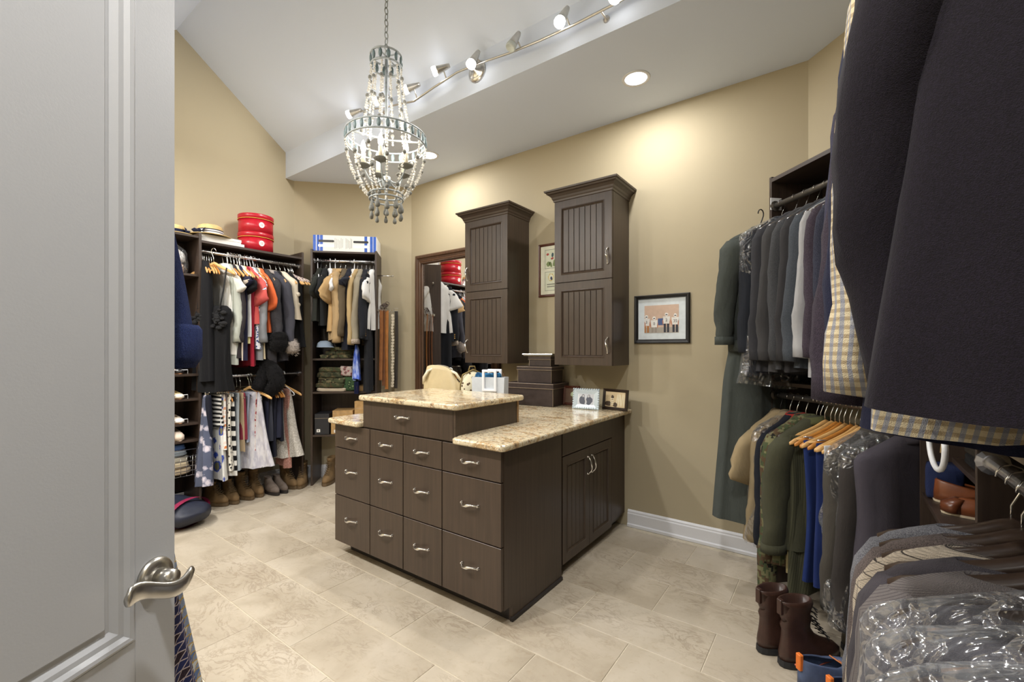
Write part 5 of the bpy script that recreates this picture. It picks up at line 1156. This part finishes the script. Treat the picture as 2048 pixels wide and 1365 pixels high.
# ================================================================ hats and hat boxes
STRAW = LE('straw', (206, 178, 122), .85)
def hat(label, loc, crown_h, band, bow=None, r=.095, brim=.165):
    t = thing('straw_hat', label, 'hat', loc, 0); t.rotation_euler = (0, 0, .3)
    MB().lathe([(0, crown_h), (r*.7, crown_h), (r*.93, crown_h-.012), (r, crown_h-.03), (r*1.04, .012), (brim, .0), (brim+.004, .003), (brim, .006), (r*1.0, .016), (0, .016)], n=36).build('straw_body', STRAW, t, True)
    if band == 'stripe':
        for k, (z0, z1, m) in enumerate(((.014, .022, 'navy'), (.022, .034, 'w'), (.034, .040, 'navy'), (.040, .052, 'w'), (.052, .060, 'navy'))):
            MB().loft([[(q*math.cos(2*PI*i/36), q*math.sin(2*PI*i/36), z) for i in range(36)] for q, z in ((r*1.05, z0), (r*1.042, z1))], False, False).build('ribbon', K((26, 30, 52)) if m == 'navy' else K((226, 226, 230)), t, True)
    else:
        MB().loft([[(q*math.cos(2*PI*i/36), q*math.sin(2*PI*i/36), z) for i in range(36)] for q, z in ((r*1.05, .014), (r*1.045, .045))], False, False).build('ribbon', K((30, 36, 62)), t, True)
    if bow:
        b = MB()
        for s in (-1, 1): b.add([(r*.98*bow[0]+.0, r*.98*bow[1], .035), (r*1.05*bow[0]-s*.06*bow[1], r*1.05*bow[1]+s*.06*bow[0], .065), (r*1.3*bow[0]-s*.07*bow[1], r*1.3*bow[1]+s*.07*bow[0], .045), (r*1.15*bow[0]-s*.05*bow[1], r*1.15*bow[1]+s*.05*bow[0], .018)], [(0, 1, 2), (0, 2, 3), (0, 3, 1), (1, 3, 2)])
        b.ball((r*1.1*bow[0], r*1.1*bow[1], .035), .016, 8, 5)
        b.build('bow', K((30, 36, 62)) if band != 'stripe' else K((226, 226, 230), 'hstripe', (26, 30, 52), s=.02), t)
    return t
ts = 2.2985
for i, (w_, o_) in enumerate(((.36, 0), (.335, -.012))):
    b = thing('gift_box', ('lower' if i == 0 else 'upper') + ' flat white box under the striped straw hat', 'box', fw('L', 1.66+o_, -.17, ts+.036*i), rzL, 'flat white boxes')
    bx('body', M['white'], (-w_/2+.003, -.127, 0), (w_/2-.003, .127, .034), b); bx('lid', M['white'], (-w_/2, -.13, .012), (w_/2, .13, .036), b, .001)
hat('straw boater with a navy and white striped ribbon on the flat boxes', fw('L', 1.60, -.20, ts+.0705), .105, 'stripe', (.1, -.99))
hat('straw hat with a big navy bow on top of the shoe tower', fw('L', 1.33, -.19, 2.3315), .085, 'plain', (.75, .6))
RED = flat('red_box_lacquer', C(176, 22, 40), .3, 0, .06)
for i in range(2):
    b = thing('hat_box', ('bottom' if i == 0 else 'top') + ' red round hat box with a yellow cord and white oval label', 'hat box', fw('L', 1.985, -.20, ts+.172*i), 0, 'red round hat boxes')
    MB().lathe([(0, 0), (.146, 0), (.146, .13), (0, .13)], n=40).build('body', RED, b, True)
    MB().lathe([(0, .125), (.150, .125), (.152, .168), (.148, .172), (0, .172)], n=40).build('lid', RED, b, True)
    MB().tube([(.151*math.cos(2*PI*k/40), .151*math.sin(2*PI*k/40), .126) for k in range(40)], .003, 5, True).build('yellow_cord', flat('gold_cord', C(214, 162, 66), .6), b, True)
    la = math.radians(-5); lp = MB(); pts = []
    for k in range(20):
        a = 2*PI*k/20; ph = la+.16*math.cos(a); pts.append((.1478*math.cos(ph), .1478*math.sin(ph), .068+.026*math.sin(a)))
    lo = lp.add(pts, [tuple(range(20))]).build('label_oval', M['white'], b)
    text_mesh('22', .026, fm(176, 60, 60), b, (.1485*math.cos(la), .1485*math.sin(la), .068), (PI/2, 0, la+PI/2), 'label_print')
BLU = flat('box_blue', C(48, 92, 184), .5)
for i in range(2):
    b = thing('striped_box', 'white box with blue stripes on the corner closet, ' + ('next to the red hat boxes' if i == 0 else 'above the belt rack'), 'box', fw('DL', .43+.31*i, -.16, 2.3715), PI/4, 'blue striped boxes')
    w_ = .305 if i == 0 else .315
    bx('carton', M['white'], (-w_/2, -.15, 0), (w_/2, .15, .165), b, .001)
    xs_ = (-.5, -.385, -.28) if i == 0 else (.12, .295, .40)
    for x in xs_: bx('stripe', BLU, (x*w_, -.1506, .0005), ((x+.09)*w_, -.149, .1645), b)
    x0, x1 = ((-.31, .14) if i == 0 else (-.20, .22))
    for z, m in ((.105, M['black']), (.058, M['nickel'])):
        MB().prism([((x0 if math.cos(a) < 0 else x1)*w_+.009*math.cos(a), z+.012*math.sin(a)) for a in [2*PI*k/16 for k in range(16)]], -.1512, -.149).build('hand_hole', m, b)
    pr_ = MB(); tx = (.19, .48) if i == 0 else (-.46, -.24)
    for k in range(6): 
        x = lerp(tx[0], tx[1], k/6)*w_; pr_.box(x, -.1506, .03+.005*(k % 3), x+.003, -.149, .14-.008*(k % 4))
    pr_.build('printed_lines', fm(120, 124, 132), b)
# ================================================================ shelves of the corner closet
CM = [K((104, 98, 72), 'camo', (70, 76, 54), (86, 72, 52), s=.05), K((122, 114, 86), 'camo', (78, 82, 60), (60, 52, 40), s=.06), K((84, 84, 64), 'camo', (58, 62, 46), (100, 88, 64), s=.05)]
z = .9445
folded('cream cloth folded at the bottom of the camouflage stack', fw('DL', .45, -.19, z), PI/4, .30, .25, .035, K((206, 190, 168)), seed=1); z += .036
for i in range(4):
    h = (.05, .055, .06, .05)[i]; folded(['lowest', 'second', 'third', 'topmost'][i]+' folded camouflage uniform in the stack on the middle corner shelf', fw('DL', .44+.012*(i % 2), -.19, z), PI/4+.05*(i-1.5), .29-.01*i, .25, h, CM[i % 3], seed=20+i, group='folded camouflage uniforms'); z += h-.002
folded('folded pink and grey floral cloth beside the camouflage stack', fw('DL', .62, -.22, 1.10), PI/4-.3, .13, .2, .10, K((178, 164, 156), 'floral', (146, 84, 90), (90, 92, 80), s=.04), seed=31)
folded('green patterned cloth folded beneath the floral cloth', fw('DL', .63, -.20, .9445), PI/4, .14, .2, .155, K((60, 84, 56), 'floral', (30, 44, 34), (110, 130, 90), s=.04), seed=33)
for i in range(3): folded(['wide', 'crumpled', 'thin top'][i]+' camouflage garment on the upper corner shelf', fw('DL', .50+.03*i, -.20, 1.2815+.038*i), PI/4+.1*i, .34-.03*i, .25, .04, CM[(i+1) % 3], seed=40+i)
cp = thing('baseball_cap', 'pale blue cap on the upper corner shelf', 'cap', fw('DL', .38, -.24, 1.394), PI/4+.3)
MB().lathe([(0, .07), (.05, .066), (.075, .045), (.085, .01), (.085, 0), (0, 0)], n=20).build('crown', K((178, 196, 218)), cp, True)
MB().prism([(-.07, 0), (-.06, .008), (.06, .008), (.07, 0)], -.165, -.05).build('visor', K((178, 196, 218)), cp, bevel=.002)
def carton(label, loc, rz, w, d, h, m, lab=True, name='cardboard_box'):
    t = thing(name, label, 'box', loc, rz); bx('carton', m, (-w/2, -d/2, 0), (w/2, d/2, h), t, .002)
    bx('lid_seam', M['stitch'], (-w/2-.0004, -d/2-.0004, h*.78), (w/2+.0004, d/2+.0004, h*.79), t)
    if lab: bx('label_sticker', M['white'], (-w*.36, -d/2-.001, h*.12), (-w*.36+.034, -d/2, h*.12+.03), t); bx('label_mark', M['black'], (-w*.36+.012, -d/2-.0014, h*.12+.009), (-w*.36+.02, -d/2-.0009, h*.12+.022), t)
KR = LE('kraft_card', (178, 142, 92), .8)
sz = .5095
carton('black shoe box on the low corner shelf', fw('DL', .365, -.20, sz), PI/4, .14, .24, .21, flat('black_card', C(38, 38, 42), .5), True, 'shoe_box')
carton('lower tan cardboard box on the low corner shelf', fw('DL', .555, -.19, sz), PI/4, .21, .24, .115, KR)
carton('upper tan cardboard box on the low corner shelf', fw('DL', .56, -.18, sz+.116), PI/4, .20, .22, .12, KR)
carton('tall tan cardboard box by the belts on the low corner shelf', fw('DL', .775, -.19, sz), PI/4, .19, .24, .33, KR)
carton('flat tan box under the black trousers on the middle corner shelf', fw('DL', .78, -.19, .9445), PI/4, .17, .24, .05, KR, False)
# shoes in plastic bag, wire basket
pb = thing('plastic_bag', 'clear plastic bag of shoes in the top cubby of the shoe tower', 'bag', fw('L', 1.33, -.20, 2.0045), rzL)
rings = []
for i in range(9):
    t = i/8; k = (.85, .98, 1, .98, .92, .86, .9, .78, .4)[i]
    rings.append([(.10*k*math.cos(a)*(1+.08*math.sin(3*a+5*t)), .11*k*math.sin(a)*(1+.08*math.sin(4*a-4*t)), .245*t+.008*math.sin(3*a)) for a in [2*PI*j/20 for j in range(20)]])
MB().loft(rings).build('film', M['plastic'], pb, True)
MB().loft([[(q[0]*.86, q[1]*.86, q[2]*.86+.006) for q in r] for r in rings[4:]]).build('tissue_paper', M['white'], pb, True)
MB().loft([[(q[0]*.7, q[1]*.7, q[2]*.7+.004) for q in r] for r in rings[:5]]).build('bundled_shoes', NUDE, pb, True)
wb = MB(); x0, x1, y0, y1 = TP+.01, tw-TP-.01, -.37, -.03
for z in (.33, .37, .41, .45, .49, .545): wb.tube([(x0, y0, z), (x1, y0, z), (x1, y1, z), (x0, y1, z)], .0028 if z < .5 else .004, 5, True)
for i in range(13): x = lerp(x0, x1, i/12); wb.tube([(x, y0, .545 if i in (0, 12) else .49), (x, y0, .33), (x, y1, .33), (x, y1, .49)], .002, 4)
for i in range(7): y = lerp(y0, y1, i/6); wb.tube([(x1, y, .49), (x1, y, .33)], .002, 4); wb.tube([(x0, y, .49), (x0, y, .33)], .002, 4)
wb.build('wire_basket', M['chrome'], st, True)
z = .3345
for i, (c, nm) in enumerate((((196, 178, 150), 'crumpled beige'), ((206, 190, 160), 'cream'), ((182, 176, 160), 'stone'), ((128, 136, 142), 'grey'), ((58, 80, 118), 'denim blue'))):
    folded('%s folded top in the wire basket' % nm, fw('L', 1.22, -.19, z), rzL, .42-.02*i, .27, .052, K(c), seed=60+i, group='folded tops in the wire basket'); z += .05
# ================================================================ belts on the corner closet side
br = thing('belt_rack', 'small metal belt rack on the side of the corner closet', 'belt rack', fw('DL', .905, -.17, 1.78), PI/4)
bx('rail', M['nickel'], (0, -.10, -.01), (.008, .12, .015), br, .002)
for k in range(4): MB().tube([(.004, -.08+.05*k, 0), (.05+.03*k, -.08+.05*k, 0), (.055+.03*k, -.08+.05*k, .02)], .003, 6).build('prong', M['nickel'], br, True)
BL = [((112, 66, 34), .955, -.22, .80, 'dark brown leather belt on the belt rack'), ((176, 112, 50), .985, -.19, .84, 'wide orange-tan leather belt on the belt rack'), ((150, 92, 44), .935, -.25, .74, 'cognac leather belt nearest the white tee'), ((40, 34, 32), 1.075, -.10, .84, 'black leather belt at the wall end of the belt rack')]
for i, (c, u, y, L, lab) in enumerate(BL):
    t = thing('belt', lab, 'belt', fw('DL', u, y, 1.79), PI/4)
    for s in (0, 1):
        rings = [[(x+.004*math.sin(5*z+i), y_+.009*s+.012*math.sin(PI*q), z) for x, y_ in ((-.017, -.002), (.017, -.002), (.017, .002), (-.017, .002))] for q, z in [(j/12, -L*(1-.06*s)*j/12) for j in range(13)]]
        MB().loft(rings).build('strap', LE('belt_%d' % i, c, .4), t)
    MB().tube([(-.02, 0, .0), (-.02, 0, .03), (.02, 0, .03), (.02, 0, .0)], .003, 6, True).build('buckle', M['nickel'], t)
t = thing('chain_belt', 'belt of pale round discs hanging on the belt rack', 'belt', fw('DL', 1.04, -.13, 1.74), PI/4)
dsc = MB().lathe([(0, -.003), (.016, -.003), (.016, .003), (0, .003)], n=14, ax='y').mesh('disc', LE('pale_disc', (220, 210, 188), .6))
for k in range(24): inst('disc', dsc, t, (.003*math.sin(k), 0, -.033*k))
cl = MB(); rr = random.Random(12)
for k in range(9):
    c0 = Vector((rr.uniform(-.01, .05), rr.uniform(-.05, .05), rr.uniform(-.035, .035))); cl.tube([c0+Vector((.022*math.cos(a), .022*math.sin(a)*.6, .022*math.sin(a))) for a in [2*PI*j/12 for j in range(12)]], .004, 5, True)
o = cl.build('coiled_belts', LE('coil_brown', (78, 62, 52), .5), None, True, loc=fw('DL', .95, -.20, 1.83), rot=(0, 0, PI/4)); tag(o, 'small coiled dark belts bunched at the top of the belt rack', 'belts')
vr = thing('valet_rod', 'short metal valet rod sticking out of the corner closet side', 'valet rod', fw('DL', .905, -.25, 2.145), PI/4)
MB().tube([(0, 0, 0), (.15, 0, 0)], .006, 8).build('rod', M['nickel'], vr, True); MB().ball((.15, 0, 0), .009, 8, 5).build('knob', M['nickel'], vr, True)
# ================================================================ bags on the worktop
CTZ = .9125
hbm = flat('cream_leather', C(188, 170, 130), .42, 0, .08, 10, .35, 9)
t = thing('handbag', 'slouchy cream leather handbag with silver rings behind the raised drawer box', 'handbag', (-2.54, 2.56, CTZ), math.radians(20)); t.scale = (1.12, 1.1, 1.08)
rings = []
for i in range(13):
    q = i/12; w_ = lerp(.185, .10, q**1.4)*(1 if i else .92); d_ = lerp(.085, .03, q**1.1)
    rings.append([(w_*sg(math.cos(a), .7)-.025*q+.012*math.sin(4*q+2*a), d_*sg(math.sin(a), .8)+.010*math.sin(7*math.cos(a)*2+5*q)*math.sin(PI*q), .285*q-(.03*math.cos(a)*q*q)+(-.02*math.cos(2*a)*q**3)) for a in [2*PI*j/32 for j in range(32)]])
MB().loft(rings).build('body', hbm, t, True)
MB().tube([(-.15, -.03, .17), (-.135, -.055, .22), (-.11, -.05, .265), (-.07, -.01, .29)], [.011, .012, .011, .009], 8).build('strap', LE('pale_strap', (224, 214, 186)), t, True)
MB().tube([(.05, -.01, .27), (.10, -.03, .25), (.13, -.02, .20)], .010, 8).build('strap', LE('pale_strap', (1, 1, 1)), t, True)
for x, y, z in ((-.075, -.02, .288), (.055, -.02, .272)): MB().tube([(x+.017*math.cos(a), y, z+.017*math.sin(a)) for a in [2*PI*j/14 for j in range(14)]], .0035, 6, True).build('ring', M['chrome'], t, True)
t = thing('small_backpack', 'small cream backpack with tiny printed motifs and an olive zip', 'bag', (-2.335, 2.66, CTZ), math.radians(62))
PM = K((222, 214, 186), 'dots', (92, 74, 58), s=.03, bump=.05)
rings = []
for i in range(11):
    q = i/10; k = (1-max(0, q-.55)**2*3.6); rings.append([(.105*k*sg(math.cos(a), .6), .06*k*sg(math.sin(a), .6), .29*q) for a in [2*PI*j/26 for j in range(26)]])
MB().loft(rings).build('body', PM, t, True)
MB().tube([(-.108, -.02, .05), (-.107, -.02, .18), (-.085, -.02, .262), (0, -.02, .30), (.085, -.02, .262), (.107, -.02, .18), (.108, -.02, .05)], .007, 8).build('zip', LE('olive_zip', (122, 104, 58), .6), t, True)
MB().tube([(-.03, 0, .29), (-.02, 0, .325), (.02, 0, .325), (.03, 0, .29)], .006, 8).build('top_loop', LE('olive_zip', (1, 1, 1)), t, True)
t = thing('tote_bag', 'translucent white tote with a square white handle on the worktop', 'tote bag', (-2.135, 2.64, CTZ), math.radians(18))
VIN = flat('white_vinyl', C(214, 220, 226), .25, 0, .05, Alpha=.82)
MB().loft([[(sx*w_, sy*d_, z) for sx, sy in ((-1, -1), (1, -1), (1, 1), (-1, 1))] for w_, d_, z in ((.12, .05, 0), (.128, .052, .12), (.132, .05, .25), (.128, .046, .25), (.116, .046, .006))], True, True).build('body', VIN, t)
def sqring(w_, h_, r, y): 
    return [[(sx*(w_/2-o), y+dy, sz_*(h_/2-o)) for sx, sz_ in ((-1, -1), (1, -1), (1, 1), (-1, 1))] for o, dy in ((0, r), (0, -r), (r*2.2, -r), (r*2.2, r))]
for y in (-.058, .058): MB().loft(sqring(.115, .165, .009, y), close=True).build('handle', M['hwhite'], t, bevel=.004, loc=(.015, 0, .225))
folded('blue patterned scarf tucked in the white tote', (-2.155, 2.64, CTZ+.16), .3, .20, .06, .12, K((60, 128, 176), 'tiedye', (28, 60, 96)), 'scarf', 'tucked_scarf', 71)
folded('deep red scarf bundle behind the white tote handle', (-2.10, 2.665, CTZ+.015), .3, .15, .06, .145, K((140, 30, 40)), 'scarf', 'red_scarf', 72)
bk = thing('wicker_basket', 'small round wicker basket with a hoop handle behind the storage boxes', 'basket', (-2.43, 3.12, CTZ), 0)
WK = LE('wicker', (190, 146, 84), .7); b = MB()
for i in range(9):
    z = .008+.018*i; r = .075+.022*math.sin(i/8*PI*.6); b.tube([(r*math.cos(2*PI*k/24), r*math.sin(2*PI*k/24), z+.003*math.sin(12*2*PI*k/24)) for k in range(24)], .0095, 6, True)
b.build('woven_body', WK, bk, True); MB().lathe([(0, 0), (.075, 0), (.075, .006), (0, .006)], n=20).build('base', WK, bk)
MB().tube([(.09*math.cos(a), 0, .15+.12*math.sin(a)) for a in [PI*i/16 for i in range(17)]], .006, 6).build('hoop_handle', LE('dark_wicker', (104, 74, 44), .6), bk, True)
